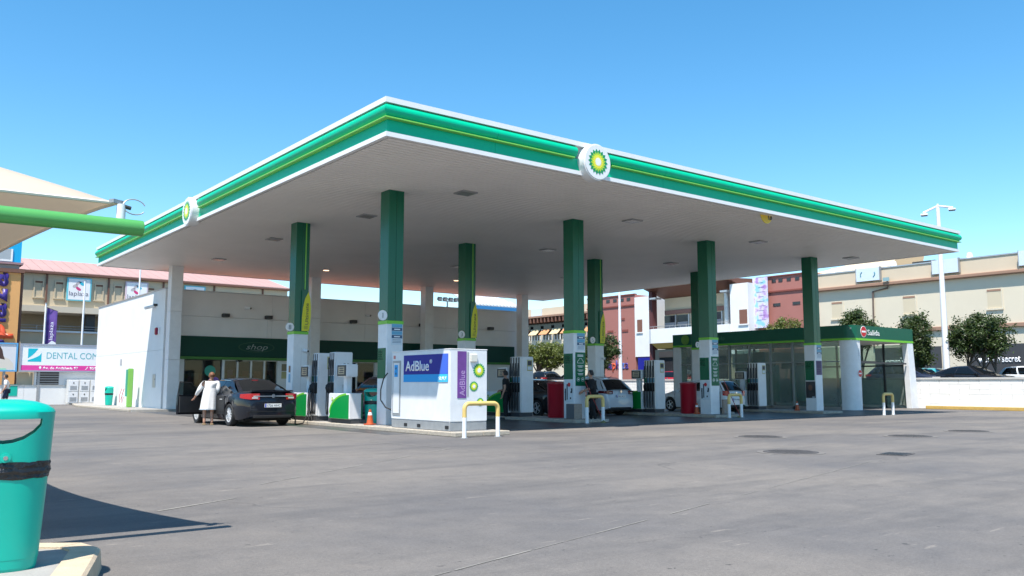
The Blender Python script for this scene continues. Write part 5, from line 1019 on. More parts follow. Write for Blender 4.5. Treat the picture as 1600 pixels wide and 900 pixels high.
def wheel(par, x, y, R_, s, spokes):
    key = (R_, s, spokes)
    if key not in wheel_cache:
        w = 0.105; tp = [(R_*0.66, w*0.92), (R_*0.72, w), (R_*0.93, w), (R_, w*0.72), (R_, -w*0.72), (R_*0.93, -w), (R_*0.72, -w), (R_*0.66, -w*0.92)]
        mb = MB(); n = 36; 
        for r_, yy in tp:
            for k in range(n): a = 2*math.pi*k/n; mb.v.append((r_*math.cos(a), yy*s, r_*math.sin(a)))
        for j in range(len(tp) - 1):
            for k in range(n): mb.f.append((j*n+k, j*n+(k+1) % n, (j+1)*n+(k+1) % n, (j+1)*n+k))
        tm = mb.mesh('wheel', tyre_m, True, ang=40)
        mb = MB(); ro, ri = R_*0.69, R_*0.60
        mb.lathe([(ro, 0.02), (ro, 0.09), (ri, 0.09), (ri, 0.02)], 36)
        for k in range(spokes):
            a = 2*math.pi*k/spokes; M = Matrix.Rotation(a, 3, 'Z'); mb.boxc(M @ Vector((R_*0.36, 0, 0.07)), (R_*0.56, R_*0.11, 0.03), M)
        mb.cyl((0, 0, 0.03), (0, 0, 0.09), R_*0.15, n=16)
        mb.v = [(v[0], v[2]*s, v[1]) for v in mb.v]; rm = mb.mesh('rim', rim_m, False)
        mb = MB().cyl((0, -0.03*s, 0), (0, 0.03*s, 0), R_*0.62, n=24); dm = mb.mesh('brake_disc', under_m)
        wheel_cache[key] = (tm, rm, dm)
    tm, rm, dm = wheel_cache[key]
    o = obj('wheel', tm, par, (x, y, R_)); obj('rim', rm, o); obj('brake_disc', dm, o)
def car(name, label, loc, rz, body_m, S, cat='car', group='parked and fuelling cars', door_open=False, lamps=lamp_red, rim_spokes=10, plate='1234 BCD', tail=True):
    t = thing(name, label, cat, loc, rz, group)
    L, W, H, WB, RW = S['L'], S['W'], S['H'], S['WB'], S['R']; hx = L / 2; xf, xr = S.get('axf', WB / 2 + 0.06), S.get('axr', -WB / 2 + 0.06)
    def hw(x):   # plan outline
        a = max(0, (abs(x) - (hx - 0.75)) / 0.75); k = 0.26 if x > 0 else 0.17
        return W / 2 * (1 - k * a ** 2.4 - (0.02 if x < 0 else 0.03) * max(0, (abs(x) - 0.6) / hx))
    deck = S['deck']; belt = S['belt']
    def zb(x):
        z = 0.20 + 0.10 * max(0, (abs(x) - (hx - 0.5)) / 0.5) ** 2
        for c in (xf, xr):
            d = abs(x - c); ra = RW + 0.065
            if d < ra: z = max(z, RW + math.sqrt(ra*ra - d*d) - 0.02)
        return z
    xs = sorted(set([-hx + L * k / 90 for k in range(91)])); mb = MB(); rows = []
    for x in xs:
        w_, b_, zt = hw(x), zb(x), lerp_tab(deck, x); e = max(0, (abs(x) - (hx - 0.16)) / 0.16); zt -= 0.10 * e ** 2; w_ -= 0.05 * e ** 2
        zs = lerp_tab(belt, x) if belt else zt; zs = min(zs, zt) - 0.02
        zm = max(0.56, b_ + 0.02); z1 = max(0.33, b_ + 0.01); zs = max(zs, zm + 0.05); zt = max(zt, zs + 0.01)
        half = [(0.0, b_), (w_ * 0.86, b_), (w_ * 0.965, b_ + 0.005), (w_ * 0.99, z1 + 0.03 * 0), (w_ * 1.0, zm), (w_ * 0.995, zm + (zs - zm) * 0.55), (w_ * 0.965, zs - 0.01), (w_ * 0.90, zs + (zt - zs) * 0.55), (w_ * 0.72, zt), (w_ * 0.35, zt + 0.02), (0.0, zt + 0.026)]
        row = [(x, y, z) for y, z in half] + [(x, -y, z) for y, z in half[-2:0:-1]]; rows.append(row)
    n = len(rows[0])
    for row in rows: mb.v += row
    for j in range(len(rows) - 1):
        for k in range(n): mb.f.append((j*n+k, j*n+(k+1) % n, (j+1)*n+(k+1) % n, (j+1)*n+k))
    mb.f.append(tuple(range(n))); q = (len(rows)-1) * n; mb.f.append(tuple(q + k for k in reversed(range(n))))
    body = mb.build('body', body_m, t, smooth=True, ang=42)
    B(-hx + 0.35, -W/2 + 0.17, 0.16, hx - 0.4, W/2 - 0.17, 0.60).build('underbody', under_m, t)
    for c in (xf, xr): B(c - 0.42, -W/2 + 0.24, 0.2, c + 0.42, W/2 - 0.24, 0.78).build('wheel_well', under_m, t)
    # cabin: belt points and roof points
    cab = S['cab']   # dict: xcb (C base), xct, xat, xab ; zb base z ; yb, yt
    yb, yt = W/2 * 0.915, W/2 * cab.get('yt', 0.66); zB = lambda x: lerp_tab(belt, x) - 0.012
    def zroof(x):
        m_ = cab.get('peak', (cab['xct'] + cab['xat']) / 2); k = cab.get('kr', 0.045) if x < m_ else cab.get('kf', 0.06); return H - 0.03 - k * (x - m_) ** 2
    def sidept(u, v, s):
        xb_ = cab['xcb'] + (cab['xab'] - cab['xcb']) * u; xt_ = cab['xct'] + (cab['xat'] - cab['xct']) * u
        zb_ = zB(xb_); zt_ = zroof(xt_) - 0.045; bul = 0.05 * math.sin(math.pi * v)
        return Vector((xb_ + (xt_ - xb_) * v, s * (yb * (1 - 0.03*abs(2*u-1)**3) + (yt - yb) * v ** 1.15 + bul), zb_ + (zt_ - zb_) * v))
    strips = cab['strips']
    for s in (1, -1):
        pm = MB()
        for (u0, u1, kind) in strips:
            if kind == 'p': pm.grid(lambda a, b: sidept(u0 + (u1-u0)*a, b, s), 3, 6)
            else:
                pm.grid(lambda a, b: sidept(u0 + (u1-u0)*a, 0.90 + 0.10*b, s), 6, 1); pm.grid(lambda a, b: sidept(u0 + (u1-u0)*a, 0.07*b, s), 6, 1)
                MB().grid(lambda a, b: sidept(u0 + (u1-u0)*a, 0.07 + 0.83*b, s) * 1.0 - Vector((0, s*0.006, 0)), 6, 6).build('side_window', dkglass, t, smooth=True, fix=False)
        pm.build('side_frame', body_m, t, smooth=True, fix=False, ang=60)
        if S.get('chrome_line'): MB().tube([sidept(strips[0][1] * (1 - k/14) + strips[-1][0] * k/14, 0.93, s) + Vector((0, s*0.008, 0)) for k in range(15)], 0.009, 5).build('window_trim', chrome, t, smooth=True)
    def roofpt(u, v):   # u along, v across
        a, b = sidept(u, 1.0, 1), sidept(u, 1.0, -1); p = a.lerp(b, v); p.z += 0.048 * (1 - (2*v-1) ** 2) ** 0.75; return p
    MB().grid(roofpt, 12, 12).build('roof', body_m if not S.get('black_roof') else dkglass, t, smooth=True, fix=False)
    def screen(u, base_x, base_z, nm, bow):
        # u = 1 front, 0 rear
        def f(a, b):
            T_ = roofpt(u, a); e0, e1 = sidept(u, 0, 1), sidept(u, 0, -1); p0 = e0.lerp(e1, a); p0.x += bow * (1 - (2*a-1) ** 2); p0.z = p0.z + (base_z - p0.z) * (1 - abs(2*a-1) ** 3)
            p = p0.lerp(T_, b); p.x += (0.035 if u > .5 else -0.035) * math.sin(math.pi * b) * (1 - (2*a-1) ** 2); return p
        fr = MB(); fr.grid(lambda a, b: f(0.07*a, b), 1, 8); fr.grid(lambda a, b: f(0.93 + 0.07*a, b), 1, 8); fr.grid(lambda a, b: f(0.07 + 0.86*a, 0.93 + 0.07*b), 10, 1)
        fr.build(nm + '_frame', body_m, t, smooth=True, fix=False, ang=60)
        w = MB().grid(lambda a, b: f(0.07 + 0.86*a, 0.93*b), 12, 8).build(nm, dkglass, t, smooth=True, fix=False); return f
    screen(1, None, lerp_tab(deck, cab['xab']) + 0.03, 'windscreen', cab.get('bowf', 0.28)); rf = screen(0, None, lerp_tab(deck, cab['xcb']) + 0.03, 'rear_window', -cab.get('bowr', 0.12))
    for sx, c in ((1, xf), (1, xr), (-1, xf), (-1, xr)): wheel(t, c, sx * (W/2 - 0.115), RW, sx, rim_spokes)
    # lamps wrapping the rear and front corners
    def corner_lamp(end, z0, z1, reach, inner, m, nm, taper=0.0, s=1):
        xe = end * hx; outl = []
        for k in range(9): x = xe - end * (reach * (1 - k / 8)); outl.append((x, hw(x) * 1.0 + 0.006 - (0.05 * max(0, (abs(x) - (hx - 0.16)) / 0.16) ** 2)))
        outl.append((xe + end * 0.008, hw(xe) - 0.06)); outl.append((xe + end * 0.008, inner))
        innl = [(x - end * 0.06, y - 0.07) for x, y in outl[:-1]] + [(xe - end * 0.06, inner)]
        mb = MB(); n = len(outl)
        def zz(k, top): f_ = 1 - k / (n - 1); return (z1 - taper * f_ * 0.3) if top else (z0 + taper * f_)
        for lst in (outl, innl):
            for top in (0, 1):
                for k, (x, y) in enumerate(lst): mb.v.append((x, s*y, zz(k, top)))
        for k in range(n - 1): mb.f += [(k, k+1, n+k+1, n+k), (n+k, n+k+1, 3*n+k+1, 3*n+k), (k, 2*n+k, 2*n+k+1, k+1)]
        mb.f += [(0, n, 3*n, 2*n), (n-1, 2*n-1, 4*n-1, 3*n-1)]
        return mb.build(nm, m, t, smooth=True)
    tl = S['tail']; hl = S['head']
    for s in (1, -1):
        lp_ = corner_lamp(-1, *tl, lamps, 'tail_lamp', S.get('tail_taper', 0.06), s); zc = (tl[0] + tl[1]) / 2
        B(-hx - 0.014, s*(tl[3] + 0.06), tl[0] + 0.03, -hx - 0.0085, s*(hw(-hx) - 0.10), tl[0] + 0.075).build('reversing_lamp', lamp_clear, lp_)
        corner_lamp(1, *hl, lamp_clear, 'head_lamp', 0.05, s)
        mr = MB().boxc((cab['xab'] - 0.32, s*(W/2 + 0.07), zB(cab['xab']) + 0.07), (0.16, 0.20, 0.13)).build('door_mirror', body_m, t, bevel=0.03, seg=2, smooth=True)
        for u in cab['doors']: 
            x = u; B(x - 0.004, s*(hw(x) * 0.997 - 0.02), 0.32, x + 0.004, s*(hw(x) + 0.002), zB(x) - 0.06).build('door_gap', under_m, t)
        for x in cab['handles']: B(x - 0.10, s*(hw(x) - 0.02), zB(x) - 0.16, x + 0.10, s*(hw(x) + 0.022), zB(x) - 0.125).build('door_handle', body_m if not S.get('chrome_line') else chrome, t, bevel=0.006)
    B(-hx - 0.012, -0.60, 0.25, -hx + 0.1, 0.60, 0.345).build('rear_valance', black, t, bevel=0.02); B(hx - 0.12, -0.5, 0.28, hx + 0.012, 0.5, 0.55).build('front_grille', dark, t, bevel=0.02)
    pz = S['plate_z']; pl_ = B(-hx - 0.026, -0.26, pz, -hx - 0.004, 0.26, pz + 0.11).build('number_plate', plate_m, t); B(-hx - 0.029, 0.215, pz + 0.004, -hx - 0.0265, 0.256, pz + 0.106).build('blue_band', plate_b, pl_)
    pt = text(plate, ink, pl_, '-X', (-hx - 0.026, 0.19, pz + 0.022), 0.068, 0.42, depth=0.003, name='plate_text')
    ez = S['emblem_z']; MB().cyl((-hx - 0.022, 0, ez), (-hx + 0.02, 0, ez), 0.055, n=20).build('rear_badge', chrome, t)
    if S.get('bar'): B(-hx - 0.016, -0.62, ez - 0.02, -hx + 0.03, 0.62, ez + 0.012).build('chrome_bar', chrome, t)
    if S.get('bar'):
        B(-hx + 0.02, -0.66, lerp_tab(deck, -hx + 0.12) + 0.0, -hx + 0.20, 0.66, lerp_tab(deck, -hx + 0.12) + 0.045).build('boot_lip', body_m, t, bevel=0.015, seg=2, smooth=True); MB().tube([rf(0.42, 0.86), rf(0.5, 0.865), rf(0.58, 0.86)], 0.012, 5).build('high_brake_lamp', lamp_red, t); B(-hx - 0.004, -0.34, S['plate_z'] - 0.05, -hx + 0.02, 0.34, S['plate_z'] + 0.17).build('plate_recess', body_m, t, bevel=0.01); B(-hx - 0.010, -0.78, 0.44, -hx + 0.05, 0.78, 0.455).build('bumper_crease', black, t)
    if S.get('rails'):
        for s in (1, -1): MB().tube([sidept(0.05 + 0.85 * k / 10, 1.0, s) + Vector((0, -s*0.04, 0.05 if 0 < k < 10 else 0.01)) for k in range(11)], 0.016, 6).build('roof_rail', steel, t, smooth=True)
    wb = MB().tube([rf(0.5, 0.04), rf(0.7, 0.10), rf(0.82, 0.16)], 0.008, 5).build('rear_wiper', black, t) if S.get('wiper', True) else None
    an = MB().tube([roofpt(0.08, 0.5), roofpt(0.02, 0.5) + Vector((-0.10, 0, 0.10))], 0.008, 5).build('aerial', black, t)
    if door_open:
        # the front left door stands open: dark inner side, glass frame, hinge at its front edge
        x0, x1 = door_open; ang = R(62); hp = Vector((x1, hw(x1) - 0.01, 0)); d = Vector((-math.cos(ang), math.sin(ang), 0)); nn = Vector((math.sin(ang), math.cos(ang), 0)); LEN = x1 - x0
        def P(a, z, o): return hp + d * (a * LEN) + nn * o + Vector((0, 0, z))
        dd = MB().prism([(0, 0.30), (1, 0.32), (1.02, 0.6), (1.0, 0.93), (0.0, 0.90)], lambda a, z: P(a, z, -0.05), lambda a, z: P(a, z, 0.02)).build('open_door', body_m, t, bevel=0.012)
        MB().prism([(0.04, 0.36), (0.96, 0.38), (0.96, 0.88), (0.04, 0.86)], lambda a, z: P(a, z, -0.085), lambda a, z: P(a, z, -0.052)).build('inner_lining', dark, dd)
        MB().tube([P(0.02, 0.90, -0.02), P(0.52, 1.30, -0.06), P(0.96, 1.33, -0.06), P(0.99, 0.93, -0.02)], 0.02, 6).build('window_frame', black, dd)
        MB().prism([(0.08, 0.92), (0.52, 1.28), (0.94, 1.31), (0.96, 0.93)], lambda a, z: P(a, z, -0.03), lambda a, z: P(a, z, -0.025)).build('door_window', clear, dd)
        B(cab['xat'] - 1.2, hw(0) - 0.35, 0.34, x1 - 0.05, hw(0) + 0.003, 0.9).build('door_opening', black, t)
    return t
sedan = dict(L=4.83, W=1.86, H=1.49, WB=2.74, R=0.335, axf=1.42, axr=-1.32, chrome_line=True, bar=True, wiper=False, kr=0.06,
    deck=[(-2.42, 0.86), (-2.30, 1.03), (-1.85, 1.055), (-1.2, 1.0), (0.9, 0.96), (1.2, 0.97), (1.9, 0.86), (2.3, 0.72), (2.42, 0.62)], belt=[(-2.42, 0.84), (-2.2, 0.97), (-1.4, 0.965), (0.9, 0.90), (1.9, 0.80), (2.42, 0.60)],
    cab=dict(xcb=-1.88, xct=-0.86, xat=0.22, xab=1.12, yt=0.645, peak=-0.1, kr=0.075, kf=0.07, bowf=0.22, bowr=0.10, strips=[(0, 0.14, 'p'), (0.14, 0.44, 'w'), (0.44, 0.48, 'p'), (0.48, 0.90, 'w'), (0.90, 1.0, 'p')], doors=(-1.15, -0.12, 0.98), handles=(-0.75, 0.22)),
    tail=(0.80, 0.98, 0.34, 0.42), tail_taper=0.05, head=(0.58, 0.74, 0.42, 0.45), plate_z=0.57, emblem_z=0.905)
hatch = dict(L=3.97, W=1.68, H=1.465, WB=2.47, R=0.31, axf=1.22, axr=-1.25,
    deck=[(-1.98, 0.60), (-1.93, 0.96), (-1.7, 0.99), (-1.0, 0.97), (0.8, 0.95), (1.1, 0.96), (1.6, 0.84), (1.9, 0.70), (1.98, 0.60)], belt=[(-1.98, 0.80), (-1.8, 0.955), (0.8, 0.90), (1.6, 0.80), (1.98, 0.58)],
    cab=dict(xcb=-1.90, xct=-1.50, xat=0.15, xab=1.05, yt=0.70, peak=-0.3, kr=0.03, kf=0.10, bowf=0.22, bowr=0.05, strips=[(0, 0.10, 'p'), (0.10, 0.42, 'w'), (0.42, 0.46, 'p'), (0.46, 0.90, 'w'), (0.90, 1.0, 'p')], doors=(-0.95, -0.15, 0.9), handles=(-0.62, 0.2)),
    tail=(0.74, 0.96, 0.16, 0.50), tail_taper=0.02, head=(0.60, 0.78, 0.40, 0.45), plate_z=0.52, emblem_z=0.85)
suv = dict(L=4.40, W=1.82, H=1.59, WB=2.65, R=0.345, axf=1.36, axr=-1.29, rails=True,
    deck=[(-2.20, 0.70), (-2.14, 1.02), (-1.9, 1.05), (-1.0, 1.03), (0.8, 1.02), (1.1, 1.03), (1.8, 0.93), (2.1, 0.80), (2.20, 0.70)], belt=[(-2.20, 0.88), (-2.0, 1.02), (0.8, 0.97), (1.8, 0.88), (2.20, 0.66)],
    cab=dict(xcb=-2.08, xct=-1.62, xat=0.22, xab=1.12, yt=0.68, peak=-0.2, kr=0.04, kf=0.09, bowf=0.22, bowr=0.08, strips=[(0, 0.10, 'p'), (0.10, 0.20, 'w'), (0.20, 0.23, 'p'), (0.23, 0.52, 'w'), (0.52, 0.55, 'p'), (0.55, 0.91, 'w'), (0.91, 1.0, 'p')], doors=(-1.0, -0.1, 0.95), handles=(-0.65, 0.25)),
    tail=(0.86, 1.0, 0.40, 0.46), tail_taper=0.05, head=(0.68, 0.84, 0.42, 0.45), plate_z=0.72, emblem_z=0.96)
midnight = paint('midnight_blue_paint', (0.0035, 0.0045, 0.010), 0.16); pearl = paint('pearl_white_paint', (0.66, 0.68, 0.70)); silver = paint('silver_white_paint', (0.52, 0.56, 0.60), 0.25, 0.2); coal = paint('black_paint', (0.006, 0.006, 0.008), 0.15); navy = paint('navy_paint', (0.012, 0.018, 0.04), 0.18); grey_c = paint('grey_paint', (0.16, 0.17, 0.18), 0.25, 0.3); red_c = paint('red_paint', (0.35, 0.01, 0.02)); teal_c = paint('turquoise_paint', (0.05, 0.32, 0.36))
opel = car('saloon_car', 'midnight blue saloon refuelling with its front door open beside a woman', (10.28, 27.18, 0), R(91.5), midnight, sedan, door_open=(-0.10, 0.98), plate='1726 HHC', rim_spokes=11)
car('suv_car', 'dark suv half hidden behind the first dispensers and green bin', (16.4, 28.6, 0), R(90), navy, suv, plate='4471 FKL')
car('black_car', 'black car mostly hidden between white dispenser and red bin', (22.35, 27.1, 0), R(90), coal, sedan, plate='8830 GTR', rim_spokes=5)
car('crossover_car', 'silvery white crossover seen from behind on the third lane', (25.02, 26.95, 0), R(90), silver, suv, lamps=lamp_dark, plate='7051 KCZ')
car('hatchback_car', 'small white hatchback with red tail lamp behind the third front column', (31.95, 26.35, 0), R(90), pearl, hatch, plate='3392 HSW', rim_spokes=5)
# filling hose lying to the saloon
hs = thing('fuel_hose', 'black fuel hoses hanging from the dispenser to the saloon filler', 'hose', (11.9, 25.5, 0))
MB().tube([(-0.02, 0.0, 1.12), (-0.10, -0.10, 0.72), (-0.25, -0.30, 0.30), (-0.50, -0.55, 0.06), (-0.62, -0.35, 0.03), (-0.50, 0.0, 0.03), (-0.40, 0.20, 0.10), (-0.55, 0.40, 0.5), (-0.70, 0.42, 0.78)], 0.018, 7).build('hose', black, hs, smooth=True)
MB().tube([(-0.02, 0.12, 1.12), (-0.08, 0.05, 0.6), (-0.12, -0.15, 0.15), (-0.06, -0.25, 0.05), (-0.02, -0.05, 0.4)], 0.018, 7).build('hose', black, hs, smooth=True)
nzl = MB().tube([(-0.66, 0.42, 0.80), (-0.58, 0.42, 0.84), (-0.48, 0.42, 0.80)], [0.018, 0.035, 0.02], 8).build('nozzle', dark, hs, smooth=True)
# parked cars beyond the wall
ZT_ = 0.85; k = 0
protos = {}
park = [(50.6, 22.3, 264, coal, sedan, 'black saloon in the car park behind the double tree'), (52.5, 19.6, 260, pearl, hatch, 'white hatchback in the car park at the right edge'), (50.3, 25.9, 275, navy, suv, 'dark blue car in the car park just right of the car wash'), (54.5, 26.2, 270, teal_c, hatch, 'turquoise small car in the car park beside the lamp pole'), (57.5, 27.4, 90, pearl, hatch, 'white small car in the car park left of the lamp pole'),
        (52, 45.3, 20, red_c, hatch, 'red car in the car park right of the third dispenser'), (56, 47.5, 15, coal, suv, 'black suv in the car park above the red car'), (55, 50.2, 30, pearl, suv, 'white suv in the car park behind the third dispenser'), (55, 57.5, 35, grey_c, sedan, 'grey saloon in the car park below the coloured letters'), (56.5, 62.5, 30, pearl, sedan, 'white saloon in the car park under the letters at left'),
        (50.5, 59.0, 20, coal, suv, 'black suv in the car park above the black car'), (55, 66.5, 25, pearl, suv, 'white van like car under the round trees'), (52.5, 69.5, 30, grey_c, hatch, 'grey small car at the left end of the car park')]
for x, y, a, pm_, S, lb in park:
    nm = {id(sedan): 'saloon_car', id(hatch): 'hatchback_car', id(suv): 'suv_car'}[id(S)]
    if id(S) not in protos:
        protos[id(S)] = (car(nm, lb, (x, y, ZT_), R(a), pm_, S, group='cars in the car park'), pm_)
    else:
        src, pm0 = protos[id(S)]; o = dup(src, None, (pm0, pm_)); o.location = (x, y, ZT_); o.rotation_euler.z = R(a); o['label'] = lb

# ------------------------------------------------------------------ people
def skinmesh(J, E, root, sub=2):
    names = list(J); me = bpy.data.meshes.new('sk'); me.from_pydata([J[n][0] for n in names], [(names.index(a), names.index(b)) for a, b in E], [])
    o = bpy.data.objects.new('sk', me); COL.objects.link(o); md = o.modifiers.new('s', 'SKIN'); md.use_smooth_shade = True; md.branch_smoothing = 0.6
    for i, n in enumerate(names):
        r_ = J[n][1]; sv = me.skin_vertices[0].data[i]; sv.radius = r_ if isinstance(r_, tuple) else (r_, r_); sv.use_root = (n == root)
    ss = o.modifiers.new('ss', 'SUBSURF'); ss.levels = sub; ss.render_levels = sub
    out = evalmesh(o); bpy.data.objects.remove(o); return out
def join(me_list, m, name, parent):
    bm = bmesh.new()
    for me in me_list: bm.from_mesh(me)
    out = bpy.data.meshes.new(name); bm.to_mesh(out); bm.free(); out.polygons.foreach_set('use_smooth', [True] * len(out.polygons)); out.materials.clear(); out.materials.append(m)
    return obj(name, out, parent)
skin_m = mat('skin', (0.46, 0.25, 0.17), 0.55, var=0.06, vscale=8); hair_br = mat('hair_brown', (0.17, 0.07, 0.03), 0.6, var=0.3, vscale=30); hair_bk = mat('hair_black', (0.015, 0.012, 0.01), 0.6, var=0.3, vscale=30)
cl_white = mat('white_cotton', (0.72, 0.70, 0.68), 0.9, var=0.06, vscale=12, bump=0.3, bscale=25); cl_black = mat('black_cloth', (0.012, 0.012, 0.014), 0.85, var=0.2, vscale=10, bump=0.3, bscale=25); cl_navy = mat('navy_cloth', (0.02, 0.03, 0.07), 0.85); shoe_m = mat('shoe', (0.25, 0.18, 0.10), 0.7)
def person(label, loc, rz, h, lean, arms, legs, top_m, bot_m, hair, long_bottom=True, sleeves=0.5, dress=False, group='people on the forecourt', bun=False, shoes=None, bulk=1.0):
    """local: faces +y, left is -x. arms: (left elbow, left wrist, right elbow, right wrist); legs: (left knee, left ankle, right knee, right ankle)"""
    t = thing('person', label, 'person', loc, rz, group); k = h / 1.72; t.scale = (bulk, bulk, 1); V = lambda x, y, z: Vector((x, y, z)) * k
    lx, ly = lean; ch = V(lx * 0.75, ly * 0.75, 1.27); pel = V(0, 0, 0.95); nk = V(lx, ly, 1.46); hd = V(lx * 1.15, ly * 1.15 + 0.02, 1.60)
    shl, shr = V(lx * .92 - 0.185, ly * .92, 1.40), V(lx * .92 + 0.185, ly * .92, 1.40)
    A = [Vector(a) * k for a in arms]; G_ = [Vector(a) * k for a in legs]; hl, hr_ = V(-0.09, 0, 0.90), V(0.09, 0, 0.90)
    J = {'pel': (pel, (.135*k, .11*k)), 'ab': (pel.lerp(ch, .5), (.125*k, .10*k)), 'ch': (ch, (.15*k, .105*k)), 'nb': (ch.lerp(nk, .75), .075*k), 'nk': (nk, .055*k), 'hb': (hd - V(0, 0, .08), .06*k), 'sl': (shl, .062*k), 'sr': (shr, .062*k), 'el': (A[0], .043*k), 'er': (A[2], .043*k), 'wl': (A[1], .028*k), 'wr': (A[3], .028*k)}
    E_ = [('pel', 'ab'), ('ab', 'ch'), ('ch', 'nb'), ('nb', 'nk'), ('nk', 'hb'), ('ch', 'sl'), ('sl', 'el'), ('el', 'wl'), ('ch', 'sr'), ('sr', 'er'), ('er', 'wr'), ('pel', 'hl'), ('hl', 'kl'), ('kl', 'al'), ('al', 'tl'), ('pel', 'hr'), ('hr', 'kr'), ('kr', 'ar'), ('ar', 'tr')]
    for nm, hp, kn, an in (('l', hl, G_[0], G_[1]), ('r', hr_, G_[2], G_[3])):
        J['h'+nm] = (hp, .085*k); J['k'+nm] = (kn, .055*k); J['a'+nm] = (an, .036*k); J['t'+nm] = (an + V(0, 0.17, -0.045), (.04*k, .022*k))
    for nm, el, wr in (('l', A[0], A[1]), ('r', A[2], A[3])):
        d = (wr - el).normalized(); J['p'+nm] = (wr + d * 0.075*k, (.036*k, .016*k)); E_.append(('w'+nm, 'p'+nm))
    parts = [skinmesh(J, E_, 'pel')]
    mb = MB()
    for nm, el, wr, s in (('l', A[0], A[1], 1), ('r', A[2], A[3], -1)):
        d = (wr - el).normalized(); sd = d.orthogonal().normalized(); up = d.cross(sd); base = wr + d * 0.085*k
        for f_ in range(4):
            o_ = sd * ((f_ - 1.5) * 0.019*k); ln = (0.07, 0.08, 0.075, 0.058)[f_]*k; mb.tube([base + o_ - d*0.03*k, base + o_ + d*ln*0.45 , base + o_ + d*ln*0.8 + up*0.02*k, base + o_ + d*ln*0.9 + up*0.04*k], [.0095*k, .009*k, .008*k, .006*k], 6)
        mb.tube([wr + d*0.03*k + sd*0.02*k, wr + d*0.06*k + sd*0.048*k, wr + d*0.10*k + sd*0.055*k + up*.015*k], [.011*k, .01*k, .007*k], 6)
    # head with brow, nose, ears, chin
    i0 = len(mb.v); n1, n2 = 18, 14
    for a in range(n2 + 1):
        ph = math.pi * a / n2
        for b in range(n1):
            th = 2*math.pi*b/n1; x, y, z = math.sin(ph)*math.cos(th), math.sin(ph)*math.sin(th), math.cos(ph)
            rx, ry, rz_ = 0.074, 0.096, 0.118; jaw = 1 - 0.28 * max(0, -z) ** 1.3
            px, py, pz = x*rx*jaw, y*ry*(jaw if y < 0 else 1 - 0.08*max(0, -z)), z*rz_
            if y > 0.8 and abs(x) < 0.35 and -0.35 < z < 0.12: py += 0.022 * (1 - abs(x)/0.35)
            mb.v.append(tuple(hd + Vector((px, py, pz)) * k))
    for a in range(n2):
        for b in range(n1): q = i0 + a*n1; mb.f.append((q+b, q+(b+1) % n1, q+n1+(b+1) % n1, q+n1+b))
    for s in (-1, 1): mb.lathe([(0.0, -0.03*k), (0.014*k, -0.02*k), (0.02*k, 0.01*k), (0.0, 0.032*k)], 8, tuple(hd + V(s*0.076, -0.005, -0.005)), 0.5, 1.0)
    parts.append(mb.mesh('h', skin_m)); body = join(parts, skin_m, 'body', t)
    for s in (-1, 1): MB().lathe([(0.0, -0.008*k), (0.014*k, 0), (0.0, 0.008*k)], 8, tuple(hd + V(s*0.03, 0.088, 0.012))).build('eye', ink, t)
    MB().boxc(hd + V(0, 0.082, -0.058), (0.045*k, 0.012*k, 0.009*k)).build('mouth', mat('lips', (0.35, 0.10, 0.09), 0.5), t)
    mb = MB()
    def hairpt(u, v):
        ph = math.pi * 0.62 * u; th = 2*math.pi*v; x, y, z = math.sin(ph)*math.cos(th), math.sin(ph)*math.sin(th), math.cos(ph)
        lim = 1.0 if y < 0.15 else max(0.35, 1 - (y - 0.15) * 1.1)
        ph2 = ph * lim; x, y, z = math.sin(ph2)*math.cos(th), math.sin(ph2)*math.sin(th), math.cos(ph2); j = 1 + 0.04 * math.sin(9*th + 5*u)
        return hd + Vector((x*0.084*j, y*0.106*j - 0.004, z*0.130)) * k
    mb.grid(hairpt, 10, 28)
    if bun: mb.lathe([(0.0, -0.05*k), (0.04*k, -0.03*k), (0.055*k, 0.0), (0.04*k, 0.035*k), (0.0, 0.05*k)], 14, tuple(hd + V(0, -0.115, 0.03)))
    mb.build('hair', hair, t, smooth=True, fix=False, ang=80)
    # clothing: thicker skins over the same joints
    g = 1.16; sl = lambda a, b, f: a.lerp(b, f)
    T_ = {'pel': (pel - V(0, 0, 0.06), (.165*k, .145*k)), 'ab': (J['ab'][0], (.16*k, .14*k)), 'ch': (ch, (.185*k, .15*k)), 'nb': (ch.lerp(nk, .78), .10*k), 'sl': (shl, .088*k), 'sr': (shr, .088*k), 'el': (sl(shl, A[0], min(1, sleeves*2)), .066*k), 'er': (sl(shr, A[2], min(1, sleeves*2)), .062*k)}
    TE = [('pel', 'ab'), ('ab', 'ch'), ('ch', 'nb'), ('ch', 'sl'), ('sl', 'el'), ('ch', 'sr'), ('sr', 'er')]
    if sleeves > 0.5:
        f_ = (sleeves - 0.5) * 2; T_['wl'] = (sl(A[0], A[1], f_), .045*k); T_['wr'] = (sl(A[2], A[3], f_), .045*k); TE += [('el', 'wl'), ('er', 'wr')]
    top = join([skinmesh(T_, TE, 'ch')], top_m, 'tunic' if dress else 'shirt', t)
    if dress:
        def sk_(u, v):
            th = 2*math.pi*v; z = 1.20 - 0.70*u; c = Vector((lx*0.6, ly*0.6, 0)) * (1 - u) * k; w_ = 0.178 + 0.03*u + 0.014*u*math.sin(9*th); d_ = 0.14 + 0.035*u + 0.014*u*math.cos(7*th)
            return c + Vector((w_*math.cos(th), d_*math.sin(th), z)) * k
        MB().grid(sk_, 12, 40).build('tunic_skirt', top_m, t, smooth=True, fix=False, ang=80)
        MB().grid(lambda u, v: sk_(0.955 + 0.05*u, v) * 1.0 + Vector((0.012*math.cos(2*math.pi*v), 0.012*math.sin(2*math.pi*v), 0)), 2, 40).build('hem', mat('hem_pattern', (0.45, 0.50, 0.55), 0.9, var=0.5, vscale=40), t, smooth=True, fix=False, ang=80)
    else:
        f_ = 1.0 if long_bottom else 0.15
